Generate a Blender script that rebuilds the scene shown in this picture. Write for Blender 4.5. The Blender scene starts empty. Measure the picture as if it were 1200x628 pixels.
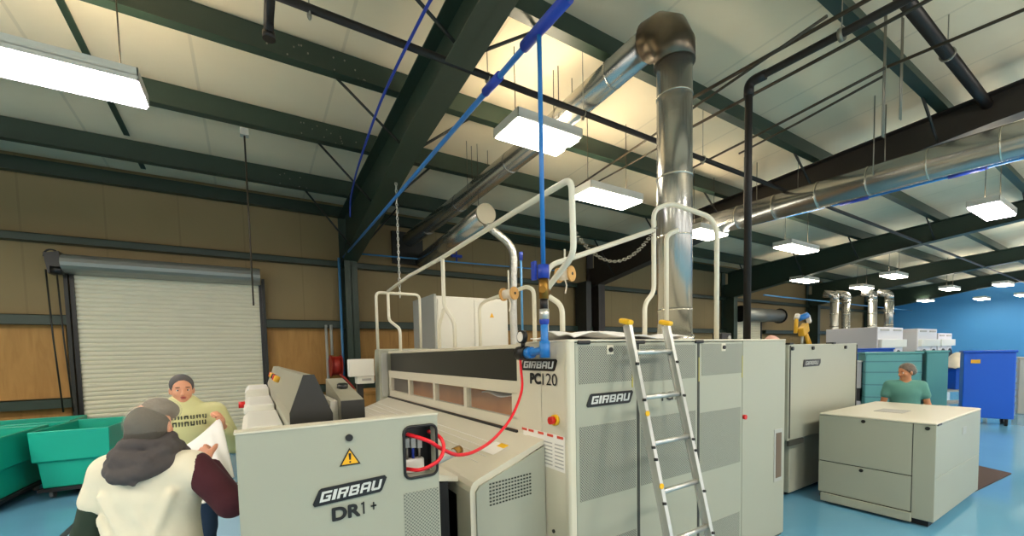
import bpy, bmesh, math, random
import numpy as np
from math import sin, cos, pi, radians, atan2, sqrt
from mathutils import Vector, Matrix
random.seed(7)
SC = bpy.context.scene
COL = SC.collection

# ------------------------------------------------------------------ materials
def lin(c):
    return tuple(((v/255)/12.92 if v/255 <= .04045 else ((v/255+.055)/1.055)**2.4) for v in c)

def mat(name, rgb, rough=.5, metal=0., noise=0., nscale=6., bump=0., bscale=40., spec=.5, trans=0., alpha=1.):
    m = bpy.data.materials.new(name); m.use_nodes = True
    nt = m.node_tree; b = nt.nodes['Principled BSDF']
    c = lin(rgb)
    b.inputs['Base Color'].default_value = (*c, 1)
    b.inputs['Roughness'].default_value = rough
    b.inputs['Metallic'].default_value = metal
    b.inputs['Specular IOR Level'].default_value = spec
    b.inputs['Transmission Weight'].default_value = trans
    b.inputs['Alpha'].default_value = alpha
    tc = nt.nodes.new('ShaderNodeTexCoord')
    if noise:
        n = nt.nodes.new('ShaderNodeTexNoise'); n.inputs['Scale'].default_value = nscale; n.inputs['Detail'].default_value = 4
        nt.links.new(tc.outputs['Object'], n.inputs['Vector'])
        mx = nt.nodes.new('ShaderNodeMix'); mx.data_type = 'RGBA'
        mx.inputs['A'].default_value = (*[v*(1-noise) for v in c], 1)
        mx.inputs['B'].default_value = (*[min(1, v*(1+noise)) for v in c], 1)
        nt.links.new(n.outputs['Fac'], mx.inputs['Factor'])
        nt.links.new(mx.outputs['Result'], b.inputs['Base Color'])
    if bump:
        n2 = nt.nodes.new('ShaderNodeTexNoise'); n2.inputs['Scale'].default_value = bscale; n2.inputs['Detail'].default_value = 3
        nt.links.new(tc.outputs['Object'], n2.inputs['Vector'])
        bp = nt.nodes.new('ShaderNodeBump'); bp.inputs['Strength'].default_value = bump; bp.inputs['Distance'].default_value = .02
        nt.links.new(n2.outputs['Fac'], bp.inputs['Height']); nt.links.new(bp.outputs['Normal'], b.inputs['Normal'])
    return m

def node(nt, op, a, b=None):
    n = nt.nodes.new('ShaderNodeMath'); n.operation = op
    for i, v in enumerate((a, b)):
        if v is None: continue
        if isinstance(v, (int, float)): n.inputs[i].default_value = v
        else: nt.links.new(v, n.inputs[i])
    return n.outputs[0]

def mat_perf(name, rgb, hole, pitch=.0125, rad=.36, rough=.45):
    """perforated sheet metal: staggered round holes in the XZ / YZ plane"""
    m = mat(name, rgb, rough); nt = m.node_tree; b = nt.nodes['Principled BSDF']
    tc = nt.nodes.new('ShaderNodeTexCoord'); sp = nt.nodes.new('ShaderNodeSeparateXYZ')
    nt.links.new(tc.outputs['Object'], sp.inputs[0])
    u = node(nt, 'ADD', sp.outputs[0], sp.outputs[1]); v = sp.outputs[2]
    p = node(nt, 'DIVIDE', node(nt, 'ADD', u, v), pitch*1.414); q = node(nt, 'DIVIDE', node(nt, 'SUBTRACT', u, v), pitch*1.414)
    fp = node(nt, 'SUBTRACT', node(nt, 'FRACT', p), .5); fq = node(nt, 'SUBTRACT', node(nt, 'FRACT', q), .5)
    d = node(nt, 'SQRT', node(nt, 'ADD', node(nt, 'MULTIPLY', fp, fp), node(nt, 'MULTIPLY', fq, fq)))
    f = node(nt, 'LESS_THAN', d, rad)
    mx = nt.nodes.new('ShaderNodeMix'); mx.data_type = 'RGBA'
    mx.inputs['A'].default_value = (*lin(rgb), 1); mx.inputs['B'].default_value = (*lin(hole), 1)
    nt.links.new(f, mx.inputs['Factor']); nt.links.new(mx.outputs['Result'], b.inputs['Base Color'])
    return m

def mat_seams(name, rgb, axis=0, pitch=1.2, width=.02, dark=.72, rough=.7, noise=.07, nscale=1.5, bump=.25, bscale=2.5):
    """insulation liner with seams every PITCH along AXIS"""
    m = mat(name, rgb, rough, noise=noise, nscale=nscale, bump=bump, bscale=bscale, spec=.25); nt = m.node_tree; b = nt.nodes['Principled BSDF']
    src = b.inputs['Base Color'].links[0].from_socket
    tc = nt.nodes.new('ShaderNodeTexCoord'); sp = nt.nodes.new('ShaderNodeSeparateXYZ')
    nt.links.new(tc.outputs['Object'], sp.inputs[0])
    f = node(nt, 'LESS_THAN', node(nt, 'FRACT', node(nt, 'DIVIDE', sp.outputs[axis], pitch)), width/pitch)
    mx = nt.nodes.new('ShaderNodeMix'); mx.data_type = 'RGBA'
    nt.links.new(f, mx.inputs['Factor']); nt.links.new(src, mx.inputs['A'])
    mx.inputs['B'].default_value = (*[v*dark for v in lin(rgb)], 1)
    nt.links.new(mx.outputs['Result'], b.inputs['Base Color'])
    return m

def mat_wood(name, rgb, dark):
    m = mat(name, rgb, .65); nt = m.node_tree; b = nt.nodes['Principled BSDF']
    tc = nt.nodes.new('ShaderNodeTexCoord'); mp = nt.nodes.new('ShaderNodeMapping'); mp.inputs['Scale'].default_value = (6, 6, .8)
    n = nt.nodes.new('ShaderNodeTexNoise'); n.inputs['Scale'].default_value = 1.6; n.inputs['Detail'].default_value = 6; n.inputs['Distortion'].default_value = 1.2
    nt.links.new(tc.outputs['Object'], mp.inputs[0]); nt.links.new(mp.outputs[0], n.inputs['Vector'])
    mx = nt.nodes.new('ShaderNodeMix'); mx.data_type = 'RGBA'
    mx.inputs['A'].default_value = (*lin(dark), 1); mx.inputs['B'].default_value = (*lin(rgb), 1)
    nt.links.new(n.outputs['Fac'], mx.inputs['Factor']); nt.links.new(mx.outputs['Result'], b.inputs['Base Color'])
    return m

def mat_emit(name, rgb, strength):
    m = bpy.data.materials.new(name); m.use_nodes = True; nt = m.node_tree
    b = nt.nodes['Principled BSDF']; b.inputs['Base Color'].default_value = (.9, .9, .9, 1)
    b.inputs['Emission Color'].default_value = (*lin(rgb), 1); b.inputs['Emission Strength'].default_value = strength
    return m

M = {}
M['floor'] = mat('epoxy_floor', (98, 156, 188), .09, noise=.10, nscale=.9, bump=.03, bscale=3)
M['ceiling'] = mat_seams('roof_liner', (230, 216, 188), 0, 1.52, .035, .86)
M['wall'] = mat_seams('wall_liner', (146, 129, 94), 0, 1.02, .03, .88)
M['wallY'] = mat_seams('side_liner', (196, 182, 148), 1, 1.02, .03, .88)
M['blue_wall'] = mat('blue_paint', (80, 164, 232), .55, noise=.03, nscale=1)
M['ply'] = mat_wood('plywood', (196, 150, 82), (150, 106, 50))
M['steel'] = mat('green_steel', (40, 58, 47), .45, noise=.12, nscale=5)
M['redsteel'] = mat('primer_steel', (52, 46, 42), .5, noise=.2, nscale=4)
M['brace'] = mat('dark_brace', (38, 40, 36), .5)
M['curtain'] = mat('door_slats', (226, 222, 198), .5, noise=.05, nscale=3)
M['hood'] = mat('hood_metal', (150, 152, 146), .4, .5)
M['enamel'] = mat('grey_enamel', (164, 166, 150), .38, noise=.03, nscale=2)
M['cream'] = mat('cream_enamel', (212, 206, 186), .36, noise=.03, nscale=2)
M['white'] = mat('white_enamel', (232, 230, 220), .35)
M['dgrey'] = mat('dark_grey', (34, 33, 28), .4)
M['black'] = mat('black_plastic', (18, 18, 18), .4)
M['gap'] = mat('seam_dark', (60, 62, 56), .6)
M['perf'] = mat_perf('perforated_grey', (154, 156, 142), (84, 88, 80))
M['perf2'] = mat_perf('perforated_fine', (154, 156, 142), (104, 108, 98), .0105)
M['alu'] = mat('aluminium', (206, 206, 200), .32, .75, noise=.05, nscale=8)
M['duct'] = mat('galvanised', (188, 188, 184), .25, .85, noise=.10, nscale=3, bump=.12, bscale=5)
M['duct_dark'] = mat('elbow_steel', (116, 106, 92), .35, .9, noise=.2, nscale=9)
M['flex'] = mat('flex_foil', (205, 205, 200), .28, .9, bump=.8, bscale=30)
M['rail'] = mat('white_tube', (228, 224, 206), .35)
M['bpipe'] = mat('blue_pipe', (36, 118, 196), .35)
M['bpipe2'] = mat('pale_blue_pipe', (84, 150, 205), .4)
M['bdark'] = mat('navy_hose', (30, 62, 168), .4)
M['iron'] = mat('black_iron', (34, 30, 28), .45, .2)
M['cond'] = mat('conduit', (70, 62, 50), .45, .4)
M['zinc'] = mat('zinc_rod', (150, 146, 134), .4, .8)
M['yellow'] = mat('yellow_plastic', (240, 186, 20), .4)
M['yel2'] = mat('yellow_paint', (214, 164, 40), .5)
M['tape'] = mat('dull_yellow_tape', (188, 178, 78), .5)
M['red'] = mat('red_plastic', (205, 28, 24), .35)
M['cable'] = mat('red_cable', (226, 24, 40), .4)
M['brass'] = mat('brass', (150, 112, 50), .35, .8)
M['wood'] = mat_wood('spool_wood', (232, 186, 116), (206, 152, 84))
M['cord'] = mat('white_cord', (232, 222, 206), .8)
M['linen'] = mat('white_linen', (240, 238, 236), .85, bump=.1, bscale=12)
M['teal'] = mat('green_poly', (16, 172, 146), .42, noise=.06, nscale=3)
M['teal_in'] = mat('green_poly_dark', (20, 110, 98), .5)
M['tealcart'] = mat('teal_poly', (92, 160, 160), .45, noise=.05, nscale=2)
M['bluecart'] = mat('blue_poly', (12, 86, 196), .4)
M['rubber'] = mat('rubber', (22, 22, 24), .7)
M['caster'] = mat('caster_grey', (120, 122, 120), .5)
M['skin'] = mat('skin', (226, 160, 128), .55, noise=.05, nscale=12)
M['skin2'] = mat('tan_skin', (196, 132, 92), .55, noise=.05, nscale=12)
M['lips'] = mat('lips', (182, 88, 84), .5)
M['eyes'] = mat('eye_white', (225, 220, 214), .3)
M['iris'] = mat('iris', (40, 26, 18), .3)
M['tunic'] = mat('cream_tunic', (232, 224, 202), .85, noise=.04, nscale=6, bump=.35, bscale=9)
M['scarf'] = mat('charcoal_knit', (78, 73, 74), .95, noise=.1, nscale=20, bump=.5, bscale=14)
M['beanie'] = mat('grey_knit', (72, 67, 62), .95, noise=.08, nscale=30, bump=.3, bscale=60)
M['beanie2'] = mat('light_grey_knit', (116, 108, 100), .95, noise=.12, nscale=30, bump=.3, bscale=60)
M['net'] = mat('hair_net', (240, 232, 216), .8, alpha=.13)
M['dgreen'] = mat('dark_green_sleeve', (38, 54, 42), .9, bump=.3, bscale=12)
M['maroon'] = mat('maroon_sleeve', (66, 20, 32), .9, bump=.3, bscale=12)
M['jeans'] = mat('navy_denim', (36, 56, 84), .9)
M['dtrous'] = mat('dark_trousers', (40, 42, 46), .9)
M['shoe'] = mat('shoe', (40, 38, 38), .7)
M['olive'] = mat('pale_olive_fleece', (216, 214, 160), .9, noise=.04, nscale=8, bump=.3, bscale=10)
M['headband'] = mat('grey_headband', (84, 82, 84), .9)
M['print'] = mat('dark_print', (58, 62, 52), .8)
M['hair'] = mat('brown_hair', (72, 48, 34), .7, bump=.4, bscale=40)
M['scrub'] = mat('teal_scrub', (92, 148, 138), .85, noise=.05, nscale=8, bump=.3, bscale=12)
M['warn'] = mat('warning_yellow', (240, 178, 20), .4)
M['silver'] = mat('silver_lettering', (210, 212, 208), .4)
M['ink'] = mat('black_ink', (24, 24, 24), .5)
M['paper'] = mat('white_label', (238, 234, 226), .6)
M['rprint'] = mat('red_print', (214, 74, 50), .6)
M['gprint'] = mat('grey_print', (176, 174, 168), .6)
M['glass'] = mat('clear_glass', (240, 240, 232), .04, alpha=.07)
M['recess'] = mat('recess_brown', (104, 88, 72), .6)
M['console_grey'] = mat('console_grey', (150, 147, 130), .4)
M['capgrey'] = mat('cap_grey', (150, 146, 130), .5, .3)
M['tray'] = mat('rust_brown_inside', (205, 140, 78), .6, noise=.3, nscale=4)
M['platform'] = mat('pale_blue_deck', (150, 190, 214), .4)
M['edge'] = mat('dark_edge', (52, 58, 64), .5, noise=.25, nscale=18)
M['mat'] = mat('brown_mat', (66, 50, 46), .9, bump=.4, bscale=50)
M['greybox'] = mat('grey_metal', (170, 172, 166), .4)
M['hosered'] = mat('hose_red', (160, 40, 24), .5)
M['lens'] = mat_emit('lamp_lens', (255, 244, 222), 20)
M['lens2'] = mat_emit('cool_lamp_lens', (255, 238, 250), 20)
M['roof_fill'] = mat_emit('roof_fill_glow', (255, 236, 204), 78)  # glow added above the fixtures as fill for the roof
M['roof_fill2'] = mat_emit('far_roof_fill_glow', (255, 244, 224), 35)
M['ducttape'] = mat('duct_band', (222, 218, 204), .25, .9)
M['teal2'] = mat('teal_panel', (70, 128, 136), .5)
M['clear'] = mat('translucent_strap', (150, 176, 196), .3, trans=.4)
M['pink'] = mat('pinkish_cloth', (226, 176, 160), .8)
M['wash'] = mat('washer_white', (226, 224, 228), .4)
M['washgrey'] = mat('washer_grey', (190, 188, 190), .4)

# ------------------------------------------------------------------ mesh builder
class MB:
    def __init__(s): s.bm = bmesh.new()
    def _f(s, vs, smooth=False):
        try:
            f = s.bm.faces.new(vs); f.smooth = smooth; return f
        except ValueError: return None
    def hexa(s, p):   # 8 points: bottom 4 ccw, top 4 ccw
        v = [s.bm.verts.new(q) for q in p]
        for a in ((3,2,1,0),(4,5,6,7),(0,1,5,4),(1,2,6,5),(2,3,7,6),(3,0,4,7)): s._f([v[i] for i in a])
        return s
    def box(s, x0, x1, y0, y1, z0, z1):
        return s.hexa([(x0,y0,z0),(x1,y0,z0),(x1,y1,z0),(x0,y1,z0),(x0,y0,z1),(x1,y0,z1),(x1,y1,z1),(x0,y1,z1)])
    def obox(s, c, u, v, w):   # centre and three half-axis vectors
        c, u, v, w = (Vector(q) for q in (c,u,v,w))
        return s.hexa([c-u-v-w, c+u-v-w, c+u+v-w, c-u+v-w, c-u-v+w, c+u-v+w, c+u+v+w, c-u+v+w])
    def prism(s, prof, axis, a, b):  # profile in the two other axes (in order), extruded a..b
        def P(q, t):
            return {'x': (t,q[0],q[1]), 'y': (q[0],t,q[1]), 'z': (q[0],q[1],t)}[axis]
        A = [s.bm.verts.new(P(q,a)) for q in prof]; B = [s.bm.verts.new(P(q,b)) for q in prof]
        n = len(prof)
        for i in range(n): s._f([A[i],A[(i+1)%n],B[(i+1)%n],B[i]])
        s._f(A[::-1]); s._f(B); return s
    def plate(s, pts, n, t):   # polygon points (3D), thickness t along n
        n = Vector(n).normalized()*t
        A = [s.bm.verts.new(Vector(p)) for p in pts]; B = [s.bm.verts.new(Vector(p)+n) for p in pts]
        k = len(pts)
        for i in range(k): s._f([A[i],A[(i+1)%k],B[(i+1)%k],B[i]])
        s._f(A[::-1]); s._f(B); return s
    def tube(s, path, r, n=12, cap=True, r1=None, closed=False):
        P = [Vector(p) for p in path]
        k = len(P); rings = []
        t0 = (P[1]-P[0]).normalized()
        up = Vector((0,0,1)) if abs(t0.z) < .9 else Vector((1,0,0))
        nrm = (up - t0*up.dot(t0)).normalized(); prev = t0
        for i in range(k):
            if closed: t = (P[(i+1)%k]-P[i-1]).normalized()
            elif i == 0: t = t0
            elif i == k-1: t = (P[-1]-P[-2]).normalized()
            else: t = ((P[i+1]-P[i]).normalized()+(P[i]-P[i-1]).normalized()).normalized()
            ax = prev.cross(t)
            if ax.length > 1e-6: nrm = Matrix.Rotation(prev.angle(t), 3, ax.normalized()) @ nrm
            prev = t
            b = t.cross(nrm).normalized()
            if isinstance(r, (list, tuple)): rr = r[i]
            else: rr = r if r1 is None else r+(r1-r)*i/(k-1)
            rings.append([s.bm.verts.new(P[i]+(nrm*cos(2*pi*j/n)+b*sin(2*pi*j/n))*rr) for j in range(n)])
        for i in range(k if closed else k-1):
            A, B = rings[i], rings[(i+1)%k]
            for j in range(n): s._f([A[j],A[(j+1)%n],B[(j+1)%n],B[j]], True)
        if cap and not closed: s._f(rings[0][::-1]); s._f(rings[-1])
        return s
    def cyl(s, a, b, r, n=20, r1=None): return s.tube([a,b], r, n, True, r1)
    def ell(s, c, rad, R=None, seg=20, rings=12):
        rad = (rad,)*3 if isinstance(rad, (int,float)) else rad
        R = R or Matrix.Identity(3); c = Vector(c); rows = []
        for i in range(rings+1):
            th = pi*i/rings
            if i in (0, rings): rows.append([s.bm.verts.new(c+R@Vector((0,0,rad[2]*cos(th))))]); continue
            rows.append([s.bm.verts.new(c+R@Vector((rad[0]*sin(th)*cos(2*pi*j/seg), rad[1]*sin(th)*sin(2*pi*j/seg), rad[2]*cos(th)))) for j in range(seg)])
        for i in range(rings):
            A, B = rows[i], rows[i+1]
            for j in range(seg):
                a0, a1 = A[j%len(A)], A[(j+1)%len(A)]; b0, b1 = B[j%len(B)], B[(j+1)%len(B)]
                if len(A) == 1: s._f([a0,b0,b1], True)
                elif len(B) == 1: s._f([a0,b0,a1], True)
                else: s._f([a0,b0,b1,a1], True)
        return s
    def grid(s, fn, nu, nv, smooth=True):
        V = [[s.bm.verts.new(fn(i/nu, j/nv)) for j in range(nv+1)] for i in range(nu+1)]
        for i in range(nu):
            for j in range(nv): s._f([V[i][j],V[i+1][j],V[i+1][j+1],V[i][j+1]], smooth)
        return s
    def build(s, name, m, parent=None, bevel=0, solid=0):
        bmesh.ops.recalc_face_normals(s.bm, faces=s.bm.faces[:])
        me = bpy.data.meshes.new(name); s.bm.to_mesh(me); s.bm.free()
        return link(name, me, m, parent, bevel, solid)

LOCAL = set()     # things whose parts are written in the thing's own coordinates
def wloc(o):
    v = Vector((0,0,0))
    while o is not None:
        if o.name in LOCAL: return Vector((0,0,0))
        v += o.location; o = o.parent
    return v

def link(name, me, m, parent=None, bevel=0, solid=0):
    o = bpy.data.objects.new(name, me); COL.objects.link(o)
    if m is not None: me.materials.append(M[m] if isinstance(m, str) else m)
    if parent is None:   # origin to the base centre of the mesh
        if len(me.vertices):
            xs = [v.co for v in me.vertices]
            lo = Vector([min(c[i] for c in xs) for i in range(3)]); hi = Vector([max(c[i] for c in xs) for i in range(3)])
            org = Vector(((lo.x+hi.x)/2, (lo.y+hi.y)/2, lo.z))
            me.transform(Matrix.Translation(-org)); o.location = org
    else:
        me.transform(Matrix.Translation(-wloc(parent))); o.parent = parent
    if solid:
        md = o.modifiers.new('thick', 'SOLIDIFY'); md.thickness = solid; md.offset = 0
    if bevel:
        md = o.modifiers.new('bevel', 'BEVEL'); md.width = bevel; md.segments = 2; md.limit_method = 'ANGLE'; md.angle_limit = radians(40)
    return o

def tag(o, label, cat, group=None):
    o['label'] = label; o['category'] = cat
    if group: o['group'] = group
    return o

def thing(name, label, cat, loc, group=None, rotz=0):
    o = bpy.data.objects.new(name, None); COL.objects.link(o)
    o.location = loc; o.rotation_euler = (0,0,rotz); o.empty_display_size = .1
    return tag(o, label, cat, group)

def struct(o): o['kind'] = 'structure'; return o

def dup(root, loc, rotz=0, label=None):
    r = root.copy(); COL.objects.link(r); r.location = loc; r.rotation_euler = (0,0,rotz)
    if label: r['label'] = label
    for ch in list(root.children):
        c = ch.copy(); COL.objects.link(c); c.parent = r
        for g in list(ch.children):
            d = g.copy(); COL.objects.link(d); d.parent = c
    return r

def arc_path(pts, rad, seg=6):
    """polyline with rounded corners"""
    P = [Vector(p) for p in pts]; out = [P[0]]
    for i in range(1, len(P)-1):
        a, b, c = P[i-1], P[i], P[i+1]
        r = min(rad, (a-b).length*.48, (c-b).length*.48)
        p0 = b+(a-b).normalized()*r; p1 = b+(c-b).normalized()*r
        for k in range(seg+1):
            t = k/seg; out.append(p0*(1-t)**2 + b*2*t*(1-t) + p1*t*t)
    out.append(P[-1]); return out

def spline(pts, n=10):
    P = [Vector(p) for p in pts]; P = [P[0]*2-P[1]]+P+[P[-1]*2-P[-2]]; out = []
    for i in range(1, len(P)-2):
        for k in range(n):
            t = k/n
            out.append(.5*((2*P[i])+(P[i+1]-P[i-1])*t+(2*P[i-1]-5*P[i]+4*P[i+1]-P[i+2])*t*t+(3*P[i]-P[i-1]-3*P[i+1]+P[i+2])*t**3))
    out.append(P[-2]); return out

def text(name, s, m, parent, org, u, v, w, h, shear=0., bold=0., depth=.002, fat=0.):
    """lettering S fitted into a W x H box at ORG along unit vectors U, V (stands DEPTH proud of the plate)"""
    cu = bpy.data.curves.new(name, 'FONT'); cu.body = s; cu.offset = bold; cu.extrude = 0.0; cu.shear = shear
    t = bpy.data.objects.new(name, cu); COL.objects.link(t)
    me = bpy.data.meshes.new_from_object(t.evaluated_get(bpy.context.evaluated_depsgraph_get()))
    bpy.data.objects.remove(t)
    xs = [p.co.x for p in me.vertices]; ys = [p.co.y for p in me.vertices]
    x0, x1, y0, y1 = min(xs), max(xs), min(ys), max(ys)
    u, v, o = Vector(u), Vector(v), Vector(org); n = u.cross(v)
    for p in me.vertices:
        p.co = o + u*((p.co.x-x0)/(x1-x0)*(w-2*fat)+fat) + v*((p.co.y-y0)/(y1-y0)*(h-2*fat)+fat) + n*depth
    if fat:      # heavier strokes: the outline repeated around a small circle
        vs_ = [p.co.copy() for p in me.vertices]; fs_ = [tuple(q.vertices) for q in me.polygons]; V_, F_ = [], []
        for k in range(9):
            d = u*(fat*cos(k*pi/4))+v*(fat*sin(k*pi/4))+n*(k*.00004) if k < 8 else n*.0004
            F_ += [tuple(i+len(V_) for i in f) for f in fs_]; V_ += [c+d for c in vs_]
        me = bpy.data.meshes.new(name); me.from_pydata(V_, [], F_)
    return link(name, me, m, parent)

# ------------------------------------------------------------------ camera
CAM = bpy.data.cameras.new('camera'); cam = bpy.data.objects.new('camera', CAM); COL.objects.link(cam); SC.camera = cam
CAM.sensor_width = 36; CAM.lens = 36*488/1200; CAM.shift_y = 126/1200; CAM.clip_end = 200
yaw, pitch, roll = .559, -.053, -.022
fw = Vector((sin(yaw)*cos(pitch), cos(yaw)*cos(pitch), sin(pitch)))
r0 = Vector((cos(yaw), -sin(yaw), 0)); u0 = r0.cross(fw)
rr = r0*cos(roll)+u0*sin(roll); uu = -r0*sin(roll)+u0*cos(roll)
Rm = Matrix((rr, uu, -fw)).transposed()
cam.matrix_world = Matrix.Translation((0,0,1.8)) @ Rm.to_4x4()

# ------------------------------------------------------------------ room
X0, X1, Y0, Y1 = -9.0, 35.5, -9.0, 10.0
def zp(y): return 4.85+.06*(10-y)       # underside of the purlins
def zr(y): return zp(y)+.34             # roof liner
def build_room():
    struct(MB().box(X0, X1, Y0, Y1+.1, -.12, 0).build('floor', 'floor'))
    m = MB(); m.hexa([(X0,Y0,zr(Y0)),(X1,Y0,zr(Y0)),(X1,Y1+.1,zr(Y1+.1)),(X0,Y1+.1,zr(Y1+.1)),(X0,Y0,zr(Y0)+.1),(X1,Y0,zr(Y0)+.1),(X1,Y1+.1,zr(Y1)+.1),(X0,Y1+.1,zr(Y1)+.1)])
    struct(m.build('ceiling', 'ceiling'))
    # back wall with the doorway left open behind the shutters
    m = MB()
    for a, b in ((X0,-2.42),(.2,16.9),(19.25,X1)): m.box(a, b, Y1, Y1+.1, 0, zr(Y1))
    for a, b, z in ((-2.42,.2,3.3),(16.9,19.25,3.0)): m.box(a, b, Y1, Y1+.1, z, zr(Y1))
    struct(m.build('wall_back', 'wall'))
    struct(MB().box(X1, X1+.1, Y0, Y1+.1, 0, zr(Y0)).build('wall_right', 'blue_wall'))
    struct(MB().box(X0-.1, X0, Y0, Y1+.1, 0, zr(Y0)).build('wall_left', 'wallY'))
    # front wall: unseen openings added to let soft fill in behind the photographer
    m = MB()
    m.box(X0, X1, Y0-.1, Y0, 4.3, zr(Y0))
    for a in np.arange(X0, X1, 5.56): m.box(a, min(a+1.2, X1), Y0-.1, Y0, 0, 4.3)
    struct(m.build('wall_front', 'wall'))
    # plywood lining low on the back wall
    for i, (a, b) in enumerate(((X0,-5.0),(-5.0,-2.62),(.3,1.75),(2.06,4.5),(4.5,8.9))):
        for x in np.arange(a, b, 1.22):
            struct(MB().box(x+.004, min(x+1.216, b), Y1-.03, Y1, .02, 2.44).build('trim_plywood', 'ply', bevel=.003))
build_room()

def ibeam_profile(): pass
def build_frame():
    purl = [9.9, 8.78, 7.0, 5.45, 3.72, 2.06, .4, -1.25, -2.9, -4.5, -6.1, -7.7]
    frames = [-5.4, 1.9, 9.2, 16.5, 23.8, 31.1]
    for y in purl:      # Z purlins running the length of the building
        z = zp(y); h = .25 if y > 9.5 else .33
        m = MB(); m.prism([(y-.12,z),(y+.01,z),(y+.01,z+h-.012),(y+.09,z+h-.012),(y+.09,z+h),(y-.002,z+h),(y-.002,z+.012),(y-.12,z+.012)], 'x', X0, X1)
        struct(m.build('purlin_beam', 'steel'))
    for k, x in enumerate(frames):     # tapered frames: rafter and column
        mm = 'redsteel' if k == 2 else 'steel'
        dx = .06 if k == 1 else 0
        def zb(y): return 4.0+(8.5-y)*.165 if y > 5.2 else min(4.545+(5.2-y)*.1, zp(y)-.42)
        ys = [9.75, 8.5, 7, 5.2, 4, 3, 1.5, 0, -2, -5, -8.9]
        web = MB()
        prof = [(y, zb(y)) for y in ys]+[(y, zp(y)-.005) for y in reversed(ys)]
        web.prism(prof, 'x', x-.006, x+.006)
        for fz, t in ((zb, 0), (lambda y: zp(y)-.02, 0)):
            for a, b in zip(ys[:-1], ys[1:]):
                web.hexa([(x-.15,b,fz(b)),(x+.15,b,fz(b)),(x+.15,a,fz(a)),(x-.15,a,fz(a)),(x-.15,b,fz(b)+.015),(x+.15,b,fz(b)+.015),(x+.15,a,fz(a)+.015),(x-.15,a,fz(a)+.015)])
        struct(web.build('rafter_beam', mm))
        c = MB(); c.box(x-.13, x+.13, 9.42, 9.44, 0, 3.85).box(x-.13, x+.13, 9.93, 9.95, 0, 4.9).box(x-.008, x+.008, 9.42, 9.95, 0, 4.4)
        c.box(x-.2, x+.2, 9.36, 9.97, 0, .02)
        struct(c.build('column', mm))
        for y in purl[1:]:           # flange braces from purlin to rafter bottom
            if y < 2 or x > 20: continue
            for s in (-1, 1):
                struct(MB().cyl((x+s*.9, y, zp(y)+.03), (x+s*.1, y, zb(y)+.03), .018, 6).build('trim_brace', 'brace'))
    for z0, z1, spans in ((3.78,3.9,((X0,X1),)), (2.44,2.6,((X0,-2.56),(.3,16.6),(19.6,X1))), (1.06,1.22,((X0,-2.56),(.3,16.6),(19.6,X1)))):
        for a, b in spans:
            m = MB(); m.prism([(9.8,z0),(9.98,z0),(9.98,z1),(9.965,z1),(9.965,z0+.012),(9.815,z0+.012),(9.815,z1),(9.8,z1)], 'x', a, b)
            m.box(a, b, 9.8, 9.97, z1-.012, z1)
            struct(m.build('trim_girt', 'steel'))
    for a, b in ((9.78,8.9),(8.64,7.12),(6.88,5.57),(5.33,3.8)):   # dark strap on the liner between the purlins
        struct(MB().hexa([(-1.48,b,zr(b)-.02),(-1.41,b,zr(b)-.02),(-1.41,a,zr(a)-.02),(-1.48,a,zr(a)-.02),(-1.48,b,zr(b)),(-1.41,b,zr(b)),(-1.41,a,zr(a)),(-1.48,a,zr(a))]).build('trim_strap', 'steel'))
    random.seed(5)
    for y, x0 in ((5.45,.5),(5.45,1.2),(7.0,.9),(7.0,1.4),(8.78,.8),(5.45,2.2),(7.0,2.4)):
        m = MB()
        for i in range(7):
            x, z = x0+random.uniform(-.2,.25), zp(y)+random.uniform(.05,.26)
            m.cyl((x,y-.012,z),(x,y-.001,z),.009,6)
        struct(m.build('trim_bolts', 'zinc'))
    # door jambs
    for x in (-2.56, .255): struct(MB().box(x, x+.05, 9.8, 10.02, 0, 3.4).build('trim_jamb', 'brace'))
    # heavy posts of the far bay
    struct(MB().box(8.55, 8.75, 9.4, 9.9, 0, 3.9).build('trim_post', 'brace'))
build_frame()

def shutter(n, xa, xb, ztop, y, label):
    o = bpy.data.objects.new('door_%d' % n, None); COL.objects.link(o); o.location = ((xa+xb)/2, y, 0); o['kind'] = 'structure'
    slats = int(ztop/.075)
    m = MB(); prof = []
    for i in range(slats):
        z = i*ztop/slats; d = ztop/slats
        prof += [(y, z), (y-.016, z+d*.25), (y-.02, z+d*.5), (y-.016, z+d*.8)]
    prof += [(y, ztop), (y+.012, ztop), (y+.012, 0)]
    m.prism(prof, 'x', xa, xb); m.build('curtain', 'curtain', o)
    m = MB(); c = [(y-.2+.2*cos(a), ztop+.14+.15*sin(a)) for a in np.linspace(pi*.5, pi*1.5, 9)]
    m.prism(c+[(y+.05,ztop-.01),(y+.05,ztop+.29)], 'x', xa-.06, xb+.03); m.build('hood', 'hood', o)
    for x in (xa-.05, xb): MB().box(x, x+.05, y-.05, y+.05, 0, ztop).build('track', 'black', o)
    MB().box(xa, xb, y-.03, y+.03, 0, .07).build('bottom_bar', 'black', o)
    return o
d1 = shutter(1, -2.44, .2, 3.28, 9.86, '')
m = MB(); m.obox((-2.6,9.7,3.42), (.09,0,.02), (0,.12,0), (-.02,0,.16)).cyl((-2.64,9.62,3.3),(-2.5,9.62,3.3),.07,14)
m.tube([Vector((-2.62,9.6,3.5))+Vector((.09*cos(t),0,.12*sin(t))) for t in np.linspace(0,pi,10)], .012, 6)
m.build('chain_hoist', 'black', d1)
m = MB()
for x in (-2.7,-2.58): m.tube([(x,9.62,3.3),(x+.02,9.63,2.2),(x+.06,9.66,1.0)], .012, 6)
m.build('hand_chain', 'brace', d1)
d2 = shutter(2, 16.95, 19.2, 2.95, 9.86, '')
m = MB()
for x in (16.86, 20.0): m.cyl((x,9.45,3.2),(x+.03,9.45,3.2),.33,24)
m.build('end_plate', 'black', d2)
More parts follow.
